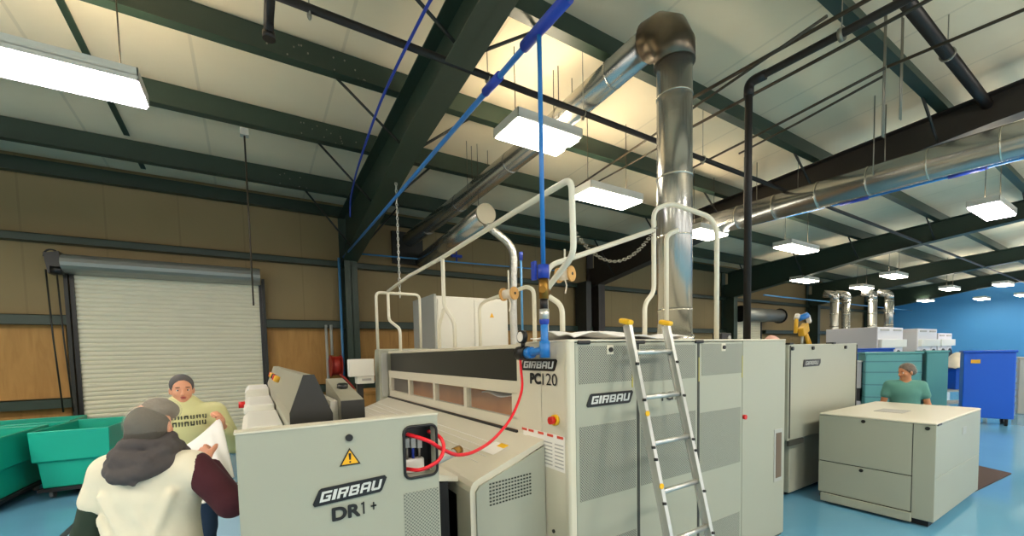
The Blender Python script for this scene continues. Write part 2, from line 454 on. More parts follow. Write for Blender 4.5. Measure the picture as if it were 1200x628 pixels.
MB().cyl((16.9,9.45,3.2),(20.0,9.45,3.2),.27,24).build('door_drum', 'hood', d2)

# ------------------------------------------------------------------ ceiling lights
def ceiling_light(x0, x1, y0, y1, z, label, group='fluorescent ceiling lights', lens='lens', rods=True, pans=1):
    cx, cy = (x0+x1)/2, (y0+y1)/2
    t = thing('ceiling_light', label, 'ceiling light', (cx,cy,z), group)
    m = MB(); m.box(x0, x1, y0, y1, z+.05, z+.075)
    m.box(cx-(x1-x0)*.42, cx+(x1-x0)*.42, cy-.05, cy+.05, z+.075, z+.12)
    for y in (y0, y1-.012): m.box(x0, x1, y, y+.012, z+.03, z+.05)
    for x in (x0, x1-.012): m.box(x, x+.012, y0, y1, z+.03, z+.05)
    for y in (y0, y1-.01): m.box(x0, x1, y, y+.01, z+.07, z+.14)
    for x in (x0, x1-.01): m.box(x, x+.01, y0, y1, z+.07, z+.14)
    m.build('housing', 'white', t)
    w = (y1-y0)/pans
    for i in range(pans):
        a = y0+i*w+(.012 if pans == 1 else .05); b = y0+(i+1)*w-(.012 if pans == 1 else .05)
        MB().box(x0+.014, x1-.014, a, b, z, z+.05).build('diffuser', lens, t, bevel=.012)
    for y in (cy-.09, cy+.09):       # glowing tubes added on top, out of sight, to brighten the roof
        MB().cyl((x0+.12,y,z+.1), (x1-.12,y,z+.1), .018, 12).build('roof_fill_tube', 'roof_fill' if cx < 14 else 'roof_fill2', t)
    if rods:
        for x in (x0+.15, x1-.15):
            MB().cyl((x,cy,z+.1), (x,cy,zr(cy)), .006, 6).build('hanger_wire', 'cond', t)
    return t
ceiling_light(-1.98, -.71, 4.86, 5.32, 4.2, 'long fluorescent light over the green laundry carts and roll-up door', lens='lens2')
ceiling_light(2.74, 3.72, 4.12, 4.70, 4.5, 'twin-tube ceiling light behind the blue air drop pipe', pans=2)
ceiling_light(4.38, 5.52, 4.68, 5.14, 4.2, 'wide ceiling light panel just left of the upright exhaust pipe')
ceiling_light(7.75, 8.75, 5.15, 5.65, 4.2, 'ceiling light half hidden under the large horizontal silver duct')
ceiling_light(10.85, 12.3, 4.88, 5.3, 4.2, 'ceiling light just right of the upright black iron pipe')
ceiling_light(11.0, 12.45, 1.7, 2.1, 4.2, 'larger ceiling light at far right, hung above the deep blue cart', lens='lens2')
far = [((942,328),17.0,7.2,'small ceiling light right above the yellow fixture'),
       ((1047,323),19.0,5.3,'highest of the small far lights, above the white dryers'),
       ((1010,337),21.5,7.0,'small ceiling light above the four silver flues'),
       ((1113,338),25.9,5.35,'small oval ceiling light in front of the top of the blue wall'),
       ((1084,352),31.4,7.4,'tiny ceiling light at the upper left corner of the blue wall'),
       ((1176,333),26.4,3.9,'small pinkish ceiling light high near the right edge before the blue wall'),
       ((1154,350),33.6,5.7,'tiny ceiling light in front of the blue wall left of the edge one'),
       ((1197,346),33.3,4.25,'tiny ceiling light cut by the right picture edge before the blue wall')]
for k, (_, x, y, lb) in enumerate(far):
    ceiling_light(x-.62, x+.62, y-.22, y+.22, 4.15, lb, rods=(k < 4), lens='lens2' if k == 5 else 'lens', pans=1)

# ------------------------------------------------------------------ ducts and pipes under the roof
t = thing('exhaust_duct', 'upright silver exhaust duct with elbow rising from the folding machine', 'duct', (3.77,2.8,1.87))
MB().cyl((3.77,2.8,1.87),(3.77,2.8,4.72),.172,32).build('riser', 'duct', t)
for z in (2.2,2.95,3.55,4.35): MB().cyl((3.77,2.8,z),(3.77,2.8,z+.015),.178,32).build('joint_band', 'ducttape', t)
MB().cyl((3.77,2.8,1.87),(3.77,2.8,1.95),.19,32).build('base_collar', 'ducttape', t)
el = [(3.77,2.8,4.68),(3.77,2.8,4.84),(3.77,2.86,4.98),(3.77,2.97,5.07),(3.77,3.12,5.09)]
MB().tube(el, .2, 24).build('elbow', 'duct_dark', t)
MB().tube([(3.77,3.1,5.09),(3.7,5,4.9),(3.5,7.3,4.68),(3.22,9.5,4.46)], .16, 28).build('horizontal_run', 'duct', t)
for y, x, z in ((3.6,3.75,5.04),(4.5,3.72,4.95),(5.7,3.64,4.83),(7.3,3.5,4.68),(8.6,3.34,4.55)): MB().cyl((x,y,z),(x,y+.03,z),.166,28).build('joint_band', 'duct', t)
for y, x, z in ((4.5,3.72,4.9),(6.6,3.56,4.75)):
    for e in (-.16,.16): MB().cyl((x+e,y,z),(x+e,y,zr(y)),.006,6).build('hanger_strap', 'cond', t)
struct(MB().box(2.95,3.7,9.9,9.99,4.0,4.75).build('trim_louver', 'brace'))

t = thing('capped_duct', 'shorter silver duct with round capped end behind the guard rails', 'duct', (3.4,8,4.15))
MB().cyl((3.33,6.02,4.06),(3.66,9.9,4.1),.16,28).build('duct_run', 'duct', t)
MB().cyl((3.327,5.99,4.06),(3.33,6.03,4.06),.168,28).build('end_cap', 'capgrey', t)
for e in (-.1,.1): MB().cyl((3.36+e,6.5,4.06),(3.36+e,6.5,zr(6.5)),.005,6).build('hanger_strap', 'cond', t)
fx = spline([(3.36,6.1,3.96),(3.4,6.0,3.84),(3.62,5.86,3.62),(3.7,5.8,3.42),(3.7,5.8,3.1),(3.68,5.8,2.5),(3.68,5.78,1.9)], 8)
MB().tube(fx, .062, 14).build('flexible_branch', 'flex', t)

t = thing('supply_duct', 'large silver horizontal duct running to the right under the dark beam', 'duct', (8.55,2,4.2))
def sd(y): return Vector((8.55, y, 4.42+.012*(y-1.2)))
MB().cyl(sd(-4), sd(6.3), .225, 36).build('duct_run', 'duct', t)
MB().cyl(sd(6.28), sd(6.33), .235, 36).build('end_cap', 'duct', t)
for y in np.arange(-2.9, 6.2, .7): MB().cyl(sd(y), sd(y+.02), .232, 36).build('joint_band', 'ducttape', t)
for y in (.3,2.6,4.6):
    for e in (-.23,.23): MB().cyl(sd(y)+Vector((e,0,0)), Vector((8.55+e,y,zr(y))), .008, 6).build('hanger_rod', 'zinc', t)
t = thing('gas_pipe', 'black iron pipe rising upright then turning along the roof', 'pipe', (5.15,2.8,1.87))
MB().tube(arc_path([(5.15,2.8,1.87),(5.15,2.8,4.94),(5.2,1.3,4.93),(5.22,-3,4.93)], .1), .042, 14).build('pipe_run', 'iron', t)
MB().tube(arc_path([(5.15,2.8,4.78),(5.15,2.8,4.94),(5.17,2.62,4.94)], .09), .055, 14).build('elbow_fitting', 'iron', t)
for y in (1.9,.5): MB().cyl((5.19,y,4.93),(5.19,y,zr(y)),.006,6).cyl((5.19,y-.02,4.93),(5.19,y+.02,4.93),.065,14).build('pipe_hanger', 'zinc', t)

t = thing('sprinkler_pipe', 'dark sprinkler pipe running lengthwise below the purlins', 'pipe', (5,3.95,4.68))
MB().cyl((-.9,3.92,4.7),(33,4.05,4.7),.034,12).build('pipe_run', 'iron', t)
for x in (.55,2.25,3.58,6.0,9.0):
    m = MB(); m.cyl((x,3.95,4.73),(x,3.95,zr(3.95)),.005,6).ell((x,3.95,4.66),(.02,.02,.04),seg=10,rings=6).tube([Vector((x,3.95,4.7))+Vector((0,.045*cos(a),.045*sin(a))) for a in np.linspace(0,2*pi,12)], .008, 6)
    m.build('hanger', 'zinc', t)
t = thing('capped_pipe_stub', 'short capped pipe stub hanging at the top picture edge', 'pipe', (.27,4.3,4.72))
MB().tube(arc_path([(.27,3.95,4.74),(.27,4.3,4.74),(.27,4.36,4.66)], .05), .04, 12).build('pipe_run', 'iron', t)
MB().cyl((.27,4.36,4.68),(.27,4.36,4.62),.052,14).build('end_cap', 'iron', t)
MB().cyl((.27,4.1,4.77),(.27,4.1,zr(4.1)),.006,6).build('hanger', 'zinc', t)

t = thing('sprinkler_main', 'dark purple-brown pipe crossing the roof near the top right corner', 'pipe', (8,1.58,5.25))
MB().cyl((5.3,1.56,5.24),(14.5,1.6,5.24),.062,14).build('pipe_run', 'iron', t)
for x in (7.2,9.9): MB().cyl((x,1.57,5.24),(x,1.57,zr(1.57)),.006,6).cyl((x-.02,1.57,5.24),(x+.02,1.57,5.24),.075,14).build('pipe_hanger', 'zinc', t)

for a, b, r, lb in (((5.5,6.4,4.98),(4.86,1.9,4.98),.016,'thin dark conduit crossing just above the wide ceiling light panel'),
                    ((5.55,4.4,5.0),(5.45,-.5,5.0),.02,'thin brown conduit just right of and below the black iron pipe'),
                    ((5.02,3.5,5.06),(5.14,-.5,5.06),.022,'thin black line running just above the black iron pipe'),
                    ((6.75,4.7,4.99),(6.35,1.9,4.99),.018,'thin brown conduit leading to the pair of upright rods'),
                    ((6.35,1.88,4.99),(6.6,-1,4.99),.018,'thin grey conduit continuing past the big purlin to the right'),
                    ((6.9,3.9,4.97),(6.48,1.95,4.97),.016,'second thin conduit beside the one leading to the rods'),
                    ((5.72,6.3,5.0),(5.62,4.4,5.0),.014,'short thin conduit seen beside the upright exhaust duct')):
    o = MB().tube([a,((a[0]+b[0])/2,(a[1]+b[1])/2,a[2]-.012),b], r, 8).build('conduit', 'cond'); tag(o, lb, 'conduit')
for x, y, lb in ((6.42,1.93,'left pair of thin upright rods between conduit and big duct'),(6.72,1.86,'right pair of thin upright rods between conduit and big duct')):
    m = MB()
    for s in (0,.045): m.cyl((x+s,y,4.25 if x < 6.6 else 4.5),(x+s,y,zr(y)),.008,6)
    tag(m.build('hanging_rod', 'zinc'), lb, 'rod')

# compressed air
t = thing('air_main', 'blue compressed air pipe sloping from the top centre to the green column', 'pipe', (1.6,5,3.7))
MB().tube([(1.42,.2,3.58),(1.5,1.98,3.66),(1.66,6,3.81),(1.8,9.66,3.96)], .02, 12).build('pipe_run', 'bpipe', t)
MB().cyl((1.497,1.75,3.655),(1.503,2.18,3.667),.034,14).build('tee_fitting', 'bdark', t)
MB().cyl((1.52,2.5,3.68),(1.528,2.72,3.69),.031,14).build('coupling', 'bdark', t)
MB().cyl((1.49,1.45,3.644),(1.491,1.55,3.648),.032,14).build('coupling', 'alu', t)
t = thing('air_drop', 'blue vertical air drop pipe with valves ending over the folder nameplate', 'pipe', (1.5,2.02,1.8))
MB().cyl((1.5,2.02,3.66),(1.5,2.02,2.3),.014,12).build('pipe_run', 'bpipe', t)
MB().cyl((1.5,2.02,2.24),(1.5,2.02,2.32),.036,14).build('valve_body', 'bdark', t)
MB().cyl((1.5,2.02,2.12),(1.5,2.02,2.24),.03,14).build('brass_body', 'brass', t)
m = MB(); m.cyl((1.46,1.98,2.17),(1.56,2.06,2.17),.022,10); m.build('brass_branch', 'brass', t)
MB().cyl((1.5,2.02,2.06),(1.5,2.02,2.12),.024,12).build('nipple', 'iron', t)
MB().cyl((1.5,2.02,2.0),(1.5,2.02,2.06),.03,12).build('union', 'alu', t)
MB().ell((1.5,2.02,1.99),(.03,.03,.035)).build('union_nut', 'bdark', t)
MB().tube(arc_path([(1.5,2.02,1.98),(1.5,2.02,1.82),(1.49,2.12,1.805),(1.49,2.2,1.8)], .05), .023, 14).build('elbow', 'bpipe', t)
MB().cyl((1.5,2.02,1.77),(1.5,2.02,1.87),.032,14).build('elbow_socket', 'bpipe', t)
MB().cyl((1.49,2.14,1.803),(1.49,2.19,1.8),.036,14).build('coupling', 'bpipe', t)
m = MB(); m.cyl((1.49,2.19,1.8),(1.49,2.29,1.8),.045,14); m.build('regulator', 'black', t)
m = MB(); m.cyl((1.49,2.24,1.84),(1.49,2.24,1.87),.014,10).cyl((1.485,2.2,1.91),(1.5,2.27,1.91),.001,6); m.cyl((1.47,2.24,1.905),(1.5,2.24,1.905),.042,18); m.build('pressure_gauge', 'black', t)
MB().cyl((1.466,2.24,1.905),(1.47,2.24,1.905),.032,18).build('gauge_dial', 'paper', t)
m = MB(); m.obox((1.46,2.06,2.29), (.008,0,0), (0,.018,0), (0,0,.055)); m.build('valve_lever', 'bdark', t)
o = MB().tube(spline([(1.37,3.0,4.63),(1.36,3.5,4.66),(1.36,4.8,4.63),(1.44,6.3,4.55),(1.5,7.0,4.5),(1.55,7.5,4.42),(1.56,7.62,4.2)], 8), .014, 10).build('air_hose', 'bdark')
tag(o, 'dark blue hose curving down in front of the green rafter', 'hose')
t = thing('wall_air_line', 'thin pale blue air line along the back wall behind the machine', 'pipe', (4.8,9.7,4.1))
MB().cyl((2.0,9.72,4.08),(8.4,9.72,4.2),.018,10).build('pipe_run', 'bpipe2', t)
m = MB(); m.cyl((4.5,9.7,4.14),(4.5,9.7,4.45),.02,10).box(4.36,4.64,9.66,9.74,4.24,4.3); m.build('pipe_support', 'bdark', t)
t = thing('air_drop', 'thin pale blue drop pipe between the guard rails', 'pipe', (4.0,5.2,1.9))
MB().cyl((3.52,5.3,1.9),(3.52,5.3,3.25),.017,10).build('pipe_run', 'bpipe2', t)
MB().cyl((3.52,5.3,3.2),(3.52,5.3,3.32),.03,10).build('top_cap', 'bdark', t)
t = thing('air_line', 'blue air line on the far right below the silver duct', 'pipe', (11.3,3,4.95))
MB().tube([(11.3,-1,4.9),(11.3,1.49,4.93),(11.3,3.4,4.95),(11.3,8.6,5.12)], .026, 12).build('pipe_run', 'bpipe', t)
for y in (1.9,3.6): MB().cyl((11.3,y,4.935+.01*(y-1.9)),(11.3,y+.5,4.94+.012*(y-1.9)),.045,12).build('coupling', 'bdark', t)
for y in (2.9,4.4): MB().cyl((11.3,y,4.95),(11.3,y,zr(y)),.006,6).build('hanger_rod', 'cond', t)

# hanging strut and rod
m = MB()
zt = 4.35
for i in range(34):
    z = zt-i*.05; a = (i % 2)*pi/2
    m.tube([Vector((1.95,6.25,z))+Vector((.014*cos(a)*cos(q),.014*sin(a)*cos(q),.03*sin(q))) for q in np.linspace(0,2*pi,11)[:-1]], .006, 5, closed=True)
o = m.build('hanging_chain', 'alu'); tag(o, 'pale chain hanging from the green rafter to the rail end', 'chain')
t = thing('drop_rod', 'thin dark rod hanging from the roof over the roll-up door', 'rod', (.07,6.9,2.4))
MB().cyl((.07,6.9,2.55),(.07,6.9,4.9),.011,8).build('rod', 'cond', t)
MB().box(.02,.12,6.85,6.95,4.86,4.95).build('bracket', 'greybox', t)

# ------------------------------------------------------------------ folding machine (PC)
PX0, PX1, PY, PZ = 1.578, 4.14, 1.9, 1.875
U, V = Vector((1,0,0)), Vector((0,0,1))
UL = Vector((0,-1,0))      # along the left face, away from the wall
GLYPH = {'G': [(0,0,.25,1),(.25,.78,1,1),(.25,0,1,.22),(.75,.22,1,.56),(.5,.42,.75,.56)], 'I': [(0,0,1,1)],
         'R': [(0,0,.27,1),(.27,.8,1,1),(.75,.5,1,.8),(.27,.4,1,.56),(.62,0,.9,.4)], 'B': [(0,0,.27,1),(.27,.8,.92,1),(.27,.42,.92,.58),(.27,0,.95,.2),(.72,.58,.97,.8),(.74,.2,1,.42)],
         'A': [(0,0,.26,.9),(.1,.78,.9,1),(.74,0,1,.9),(.26,.3,.74,.48)], '1': [(.45,0,.62,1),(.25,.8,.45,.93)], '+': [(.42,.18,.56,.82),(.17,.43,.81,.57)],
         'U': [(0,.1,.26,1),(.74,.1,1,1),(.08,0,.92,.22)]}
def block_text(name, word, m, parent, org, u, v, w, h, shear=.28, depth=.0015):
    o, u, v = Vector(org), Vector(u), Vector(v); n = u.cross(v)
    ws = [.34 if c == 'I' else 1. for c in word]; gap = .17; k = w/(sum(ws)+gap*(len(word)-1)+shear*h/w*len(word)*.5)
    mb = MB(); x = 0
    for c, cw in zip(word, ws):
        for a, b, p, q in GLYPH[c]:
            pts = [(x+a*cw, b), (x+p*cw, b), (x+p*cw, q), (x+a*cw, q)]
            mb.plate([o+u*(px*k+shear*py*h)+v*(py*h)+n*(depth*.2) for px, py in pts], n, depth)
        x += cw+gap
    return mb.build(name, m, parent)
def logo_plate(parent, org, u, v, w, h, name='nameplate'):
    """black slanted plate, org = lower left corner"""
    o = Vector(org); u = Vector(u); v = Vector(v); n = u.cross(v); s = h*.35; c = h*.16
    pts = [(c*.6,0),(w-s-c,0),(w-s-.1*c,c*.6),(w-c*.2,h-c),(w-c,h),(s+c,h),(s+.1*c,h-c*.6),(c*.1,c)]
    pl = MB().plate([o+u*a+v*b for a, b in pts], n, .004).build(name, 'black', parent)
    block_text('lettering', 'GIRBAU', 'silver', pl, o+u*(w*.085)+v*(h*.2)+n*.004, u, v, w*.82, h*.6)
    return pl

t = PC = thing('folding_machine', 'tall grey folding machine with perforated doors and a ladder leaning on it', 'laundry machine', ((PX0+PX1)/2, 2.2, 0))
m = MB(); m.box(PX0+.012, PX1-.012, PY+.012, 2.46, .06, PZ-.02); m.box(PX0+.05,PX1-.05,PY+.06,2.44,0,.06)
m.build('body', 'gap', t)
# left side panels
MB().box(PX0, PX0+.012, PY+.03, 2.17, .08, PZ-.012).build('side_panel', 'cream', t, bevel=.004)
MB().box(PX0, PX0+.012, 2.176, 2.46, .08, PZ-.012).build('side_panel', 'cream', t, bevel=.004)
MB().prism([(PX0-.004,PY+.028),(PX0-.004,PY+.006),(PX0+.008,PY-.006),(PX0+.05,PY-.006),(PX0+.05,PY+.028)], 'z', .06, PZ-.005).build('corner_post', 'cream', t, bevel=.006)
# front panels
doors = [(PX0+.055, 2.165), (2.185, 2.825), (2.845, 3.43)]
for a, b in doors: MB().box(a, b, PY, PY+.012, .08, PZ-.02).build('door', 'enamel', t, bevel=.004)
MB().box(3.436, PX1, PY, PY+.012, .08, PZ-.015).build('end_panel', 'enamel', t, bevel=.004)
MB().box(PX1-.012, PX1, PY+.014, 2.46, .08, PZ-.015).build('right_panel', 'enamel', t, bevel=.004)
MB().box(PX0-.004, PX1, PY-.004, 2.46, PZ-.014, PZ).build('top_sheet', 'cream', t, bevel=.005)
for a, b, z0, z1 in ((1.66,2.15,.885,1.345),(2.2,2.8,1.59,1.835),(1.66,2.15,1.605,1.835),(2.2,2.8,.885,1.345),(2.875,3.42,1.6,1.84),(2.86,3.405,.86,1.32),(1.66,2.15,.1,.6),(2.86,3.4,.1,.44)):
    MB().box(a, b, PY-.002, PY+.002, z0, z1).build('perforated_grille', 'perf2' if a > 2.85 else 'perf', t)
for x in (2.175, 2.835): MB().box(x-.012, x+.012, PY-.003, PY+.01, .08, PZ-.02).build('door_seam', 'gap', t)
for x in (2.12, 2.838, 3.425):
    MB().box(x-.004, x+.004, PY-.004, PY, 1.56, 1.74).build('yellow_tape', 'tape', t)
for x in (1.70, 2.19, 2.84):
    MB().box(x-.05, x+.05, PY-.012, PY+.03, PZ-.03, PZ-.005).build('top_hinge', 'black', t, bevel=.006)
for x, z in ((1.92,1.81),(3.155,1.812)):
    k = MB().box(x-.028, x+.028, PY-.005, PY, z-.03, z+.03).build('lock_plate', 'cream', t, bevel=.006)
    MB().cyl((x,PY-.016,z),(x,PY-.004,z),.015,14).build('lock', 'black', k)
MB().cyl((3.455,PY-.02,1.23),(3.455,PY,1.23),.02,14).build('red_button', 'red', t)
h = MB().box(3.95, 4.09, PY-.006, PY, .585, 1.065).build('pull_recess', 'greybox', t, bevel=.012)
MB().box(3.975, 4.07, PY-.009, PY-.005, .62, 1.03).build('recess_inside', 'recess', h)
logo_plate(t, (1.715,PY-.003,1.462), U, V, .41, .08)
text('model_number', 'PC', 'ink', t, (2.41,PY-.003,1.445), U, V, .115, .062, fat=.004)
text('model_number', '120', 'ink', t, (2.525,PY-.003,1.445), U, V, .12, .062)
logo_plate(t, (PX0-.002,2.395,1.685), UL, V, .4, .075)
text('model_number', 'PC', 'ink', t, (PX0-.003,2.29,1.595), UL, V, .125, .075, fat=.005)
text('model_number', '120', 'ink', t, (PX0-.003,2.15,1.595), UL, V, .15, .075)
e = MB().cyl((PX0-.02,2.02,1.385),(PX0,2.02,1.385),.034,20).build('emergency_stop', 'yellow', t)
MB().cyl((PX0-.05,2.02,1.385),(PX0-.02,2.02,1.385),.024,16).build('red_mushroom', 'red', e)
l = MB().box(PX0-.003, PX0, 1.94, 2.385, 1.07, 1.29).build('instruction_label', 'paper', t)
m = MB()
for y in (1.95,2.05,2.15,2.26,2.34): m.box(PX0-.005, PX0-.003, y, y+.06, 1.272, 1.288)
m.build('red_heading', 'rprint', l)
m = MB()
for i in range(7):
    for y in (1.95,2.06,2.17,2.28): m.box(PX0-.005, PX0-.003, y, y+.085, 1.09+i*.023, 1.098+i*.023)
m.build('small_print', 'gprint', l)
MB().cyl((PX0-.008,2.06,.67),(PX0,2.06,.67),.012,10).build('screw_cap', 'black', t)

# ------------------------------------------------------------------ ironer behind it
t = IR = thing('ironing_machine', 'long white flatwork ironer with dark top panel and four windows', 'laundry machine', (2.4, 4.1, 0))
m = MB(); m.box(1.95, 4.05, 2.5, 5.7, .05, 1.84); m.box(1.63, 1.96, 2.5, 5.72, .05, 1.22); m.build('body', 'cream', t)
MB().box(1.6, 1.98, 2.49, 5.74, 1.835, 1.865).build('top_ledge', 'cream', t, bevel=.006)
MB().box(1.605, 1.96, 2.48, 5.66, 1.60, 1.835).build('dark_panel', 'dgrey', t, bevel=.004)
fr = MB(); fr.box(1.595, 1.64, 2.47, 5.74, 1.51, 1.602); fr.box(1.595, 1.64, 2.47, 5.74, 1.255, 1.335)
for y0, y1 in ((2.47,2.56),(3.31,3.37),(4.05,4.11),(4.86,4.92),(5.64,5.74)): fr.box(1.595, 1.64, y0, y1, 1.33, 1.515)
fr.build('window_frame', 'cream', t)
for y0, y1 in ((2.56,3.31),(3.37,4.05),(4.11,4.86),(4.92,5.64)):
    MB().box(1.616, 1.622, y0, y1, 1.335, 1.51).build('window_pane', 'glass', t)
MB().box(1.64, 1.95, 2.52, 5.7, 1.23, 1.25).build('inner_tray', 'tray', t)
MB().box(1.9, 1.95, 2.52, 5.7, 1.25, 1.52).build('inner_back', 'tray', t)
m = MB(); m.grid(lambda u, v: (1.72+.17*v, 2.6+.66*u, 1.46+.012*sin(u*9)+.02*v), 16, 4); m.build('linen_inside', 'linen', t, solid=.01)
# end frame at the far left
m = MB(); m.prism([(5.74,.05),(6.0,.05),(6.0,1.78),(5.95,1.9),(5.74,1.9)], 'x', 1.47, 2.2); m.build('end_frame', 'enamel', t, bevel=.02)
m = MB(); m.prism([(5.72,1.25),(6.0,1.25),(6.0,1.5),(5.72,1.85)], 'x', 1.5, 1.58); m.build('end_bracket', 'greybox', t, bevel=.01)
MB().cyl((1.47,5.85,1.55),(1.52,5.85,1.55),.03,12).build('end_knob', 'black', t)
# dark gap line and sloping infeed cover
MB().box(1.572, 1.6, 2.47, 5.74, 1.225, 1.25).build('gap_line', 'iron', t)
prof = [(1.04,.05),(1.04,1.0),(1.047,1.03),(1.065,1.055),(1.1,1.072),(1.58,1.245),(1.60,1.22),(1.13,1.03),(1.075,.98),(1.075,.05)]
MB().prism(prof, 'y', 2.15, 2.34).build('end_rim', 'cream', t)
prof = [(1.05,.93),(1.05,1.0),(1.057,1.03),(1.075,1.055),(1.1,1.07),(1.58,1.24),(1.58,1.18),(1.12,1.0),(1.1,.93)]
MB().prism(prof, 'y', 2.34, 5.74).build('infeed_cover', 'cream', t)
MB().prism([(1.075,.05),(1.075,1.0),(1.1,1.03),(1.57,1.2),(1.57,.05)], 'y', 2.135, 2.15).build('side_plate', 'enamel', t)
m = MB()
for i in range(7):
    for j in range(14): m.box(1.16+j*.022, 1.172+j*.022, 2.131, 2.136, .90+i*.021+j*.001, .909+i*.021+j*.001)
m.build('vent_slots', 'gap', t)
MB().box(1.12, 1.6, 2.34, 5.7, .05, .98).build('underside_shade', 'black', t)  # black body standing in for the shaded recess under the cover
m = MB()
for dx in (0,.07,.14,.2): m.box(1.2+dx, 1.204+dx, 2.36, 5.7, 1.106+.354*dx, 1.112+.354*dx)
m.build('guide_line', 'white', t)
l = MB().plate([(1.30,2.33,1.146),(1.42,2.33,1.189),(1.42,2.5,1.189),(1.30,2.5,1.146)], (-.35,0,1), .002).build('sticker', 'paper', t)
MB().plate([(1.38,2.33,1.178),(1.42,2.33,1.192),(1.42,2.42,1.192),(1.38,2.42,1.178)], (-.35,0,1), .002).build('yellow_mark', 'yellow', l)

# ------------------------------------------------------------------ feeder (DR1+)
t = FD = thing('feeder_machine', 'grey feeder machine whose end panel carries a warning triangle and cutout', 'laundry machine', (.3, 3.3, 0))
fy = 1.65
wx0, wx1, wz0, wz1 = .515, .642, 1.305, 1.505
m = MB()   # end panel with the rounded cutout made from strips
m.box(-.056, wx0, fy, fy+.05, .03, 1.552); m.box(wx0, .655, fy, fy+.05, .03, wz0); m.box(wx0, .655, fy, fy+.05, wz1, 1.552); m.box(wx1, .655, fy, fy+.05, wz0, wz1)
bmesh.ops.remove_doubles(m.bm, verts=m.bm.verts[:], dist=1e-5)
m.build('end_panel', 'enamel', t)
MB().box(-.06, .658, fy-.003, fy+.07, 1.55, 1.557).build('top_edge', 'cream', t)
ring = []
for cx, cz, a0 in ((wx1-.02,wz1-.02,0),(wx0+.02,wz1-.02,90),(wx0+.02,wz0+.02,180),(wx1-.02,wz0+.02,270)):
    for k in range(5): ring.append((cx+.026*cos(radians(a0+k*22.5)), fy-.003, cz+.026*sin(radians(a0+k*22.5))))
MB().tube(ring, .006, 8, closed=True).build('rubber_edge', 'black', t)
m = MB(); m.box(wx0-.005, wx1+.005, fy+.1, fy+.11, wz0-.005, wz1+.005); m.box(wx0-.01,wx0-.004,fy+.05,fy+.11,wz0,wz1); m.box(wx1+.004,wx1+.01,fy+.05,fy+.11,wz0,wz1); m.box(wx0,wx1,fy+.05,fy+.11,wz0-.01,wz0-.004); m.build('connection_box', 'black', t)
for i, x in enumerate((.535,.562,.59)):
    MB().box(x, x+.02, fy+.07, fy+.1, 1.41-.004*i, 1.45-.002*i).build('terminal', 'greybox', t)
    MB().cyl((x+.01,fy+.08,1.36),(x+.01,fy+.08,1.41),.006,8).build('plug', 'bdark' if i == 1 else 'zinc', t)
MB().box(.5, .65, fy-.002, fy+.002, .6, 1.24).build('perforated_grille', 'perf2', t)
MB().cyl((.3,fy-.012,1.497),(.3,fy,1.497),.013,16).build('panel_lock', 'black', t)
w = MB().plate([(.262,fy-.002,1.392),(.338,fy-.002,1.392),(.30,fy-.002,1.458)], (0,-1,0), .002).build('warning_sign', 'ink', t)
MB().plate([(.270,fy-.004,1.397),(.330,fy-.004,1.397),(.30,fy-.004,1.449)], (0,-1,0), .001).build('yellow_face', 'warn', w)
m = MB(); m.plate([(.297,fy-.0055,1.413),(.303,fy-.0055,1.413),(.305,fy-.0055,1.438),(.295,fy-.0055,1.438)], (0,-1,0), .0005); m.cyl((.3,fy-.0065,1.405),(.3,fy-.0055,1.405),.0035,10)
m.build('exclamation_mark', 'ink', w)
logo_plate(t, (.165,fy-.002,1.258), Vector((1,0,.045)).normalized(), V, .272, .062)
text('model_number', 'DR', 'ink', t, (.228,fy-.002,1.190), U, V, .102, .052, fat=.0032)
block_text('model_number', '1+', 'ink', t, (.325,fy-.002,1.195), U, V, .072, .047, shear=0)
# body and feed table
m = MB(); m.box(-.02, .62, 1.72, 4.95, .05, 1.28); m.build('body', 'enamel', t)
MB().box(-.03, .12, 1.72, 5.0, 1.28, 1.44).build('feed_table', 'white', t, bevel=.01)
MB().box(.12, .62, 1.72, 5.0, 1.28, 1.36).build('deck', 'white', t, bevel=.01)
for y0, y1, z in ((4.1,4.75,1.55),(3.2,3.95,1.50),(2.35,3.05,1.475)):
    b = MB(); b.prism([(-.055,1.44),(.12,1.44),(.12,z),(-.03,z),(-.055,z-.03)], 'y', y0, y1); b.build('clamp_station', 'white', t, bevel=.008)
MB().cyl((-.09,3.6,1.47),(-.05,3.6,1.47),.024,14).build('red_button', 'red', t)
# console bar: long trapezoid beam across the feeder
c = MB(); c.prism([(.125,1.52),(.125,1.575),(.18,1.728),(.217,1.728),(.28,1.565),(.28,1.52)], 'y', 1.9, 4.55); c = c.build('console', 'console_grey', t)
MB().prism([(.122,1.36),(.122,1.578),(.178,1.731),(.219,1.731),(.283,1.566),(.283,1.36)], 'y', 1.885, 1.9).build('console_end', 'dgrey', c)
MB().box(.13, .275, 1.9, 4.55, 1.36, 1.52).build('console_foot', 'enamel', c)
nrm = Vector((-.153,0,.055)).normalized()
for y, k in ((4.2,'red'),(4.05,'yellow'),(3.92,'yellow'),(3.72,'black'),(3.5,'red'),(3.3,'yellow'),(3.17,'yel2')):
    p = Vector((.155,y,1.658)); MB().cyl(p, p+nrm*.028, .02, 12).build('button', k, c)
c2 = MB().hexa([(.33,1.96,1.36),(.425,1.96,1.36),(.425,2.45,1.36),(.33,2.45,1.36),(.33,1.96,1.61),(.425,1.96,1.61),(.425,2.45,1.685),(.34,2.45,1.685)]).build('control_box', 'console_grey', t)
MB().box(.328, .427, 1.945, 1.96, 1.36, 1.607).build('control_box_end', 'dgrey', c2)
MB().cyl((.38,2.2,1.64),(.38,2.195,1.668),.026,6).build('selector_knob', 'black', c2)
MB().prism([(.285,1.36),(.33,1.36),(.33,1.6),(.3,1.6)], 'y', 2.05, 2.9).build('data_panel', 'white', t)
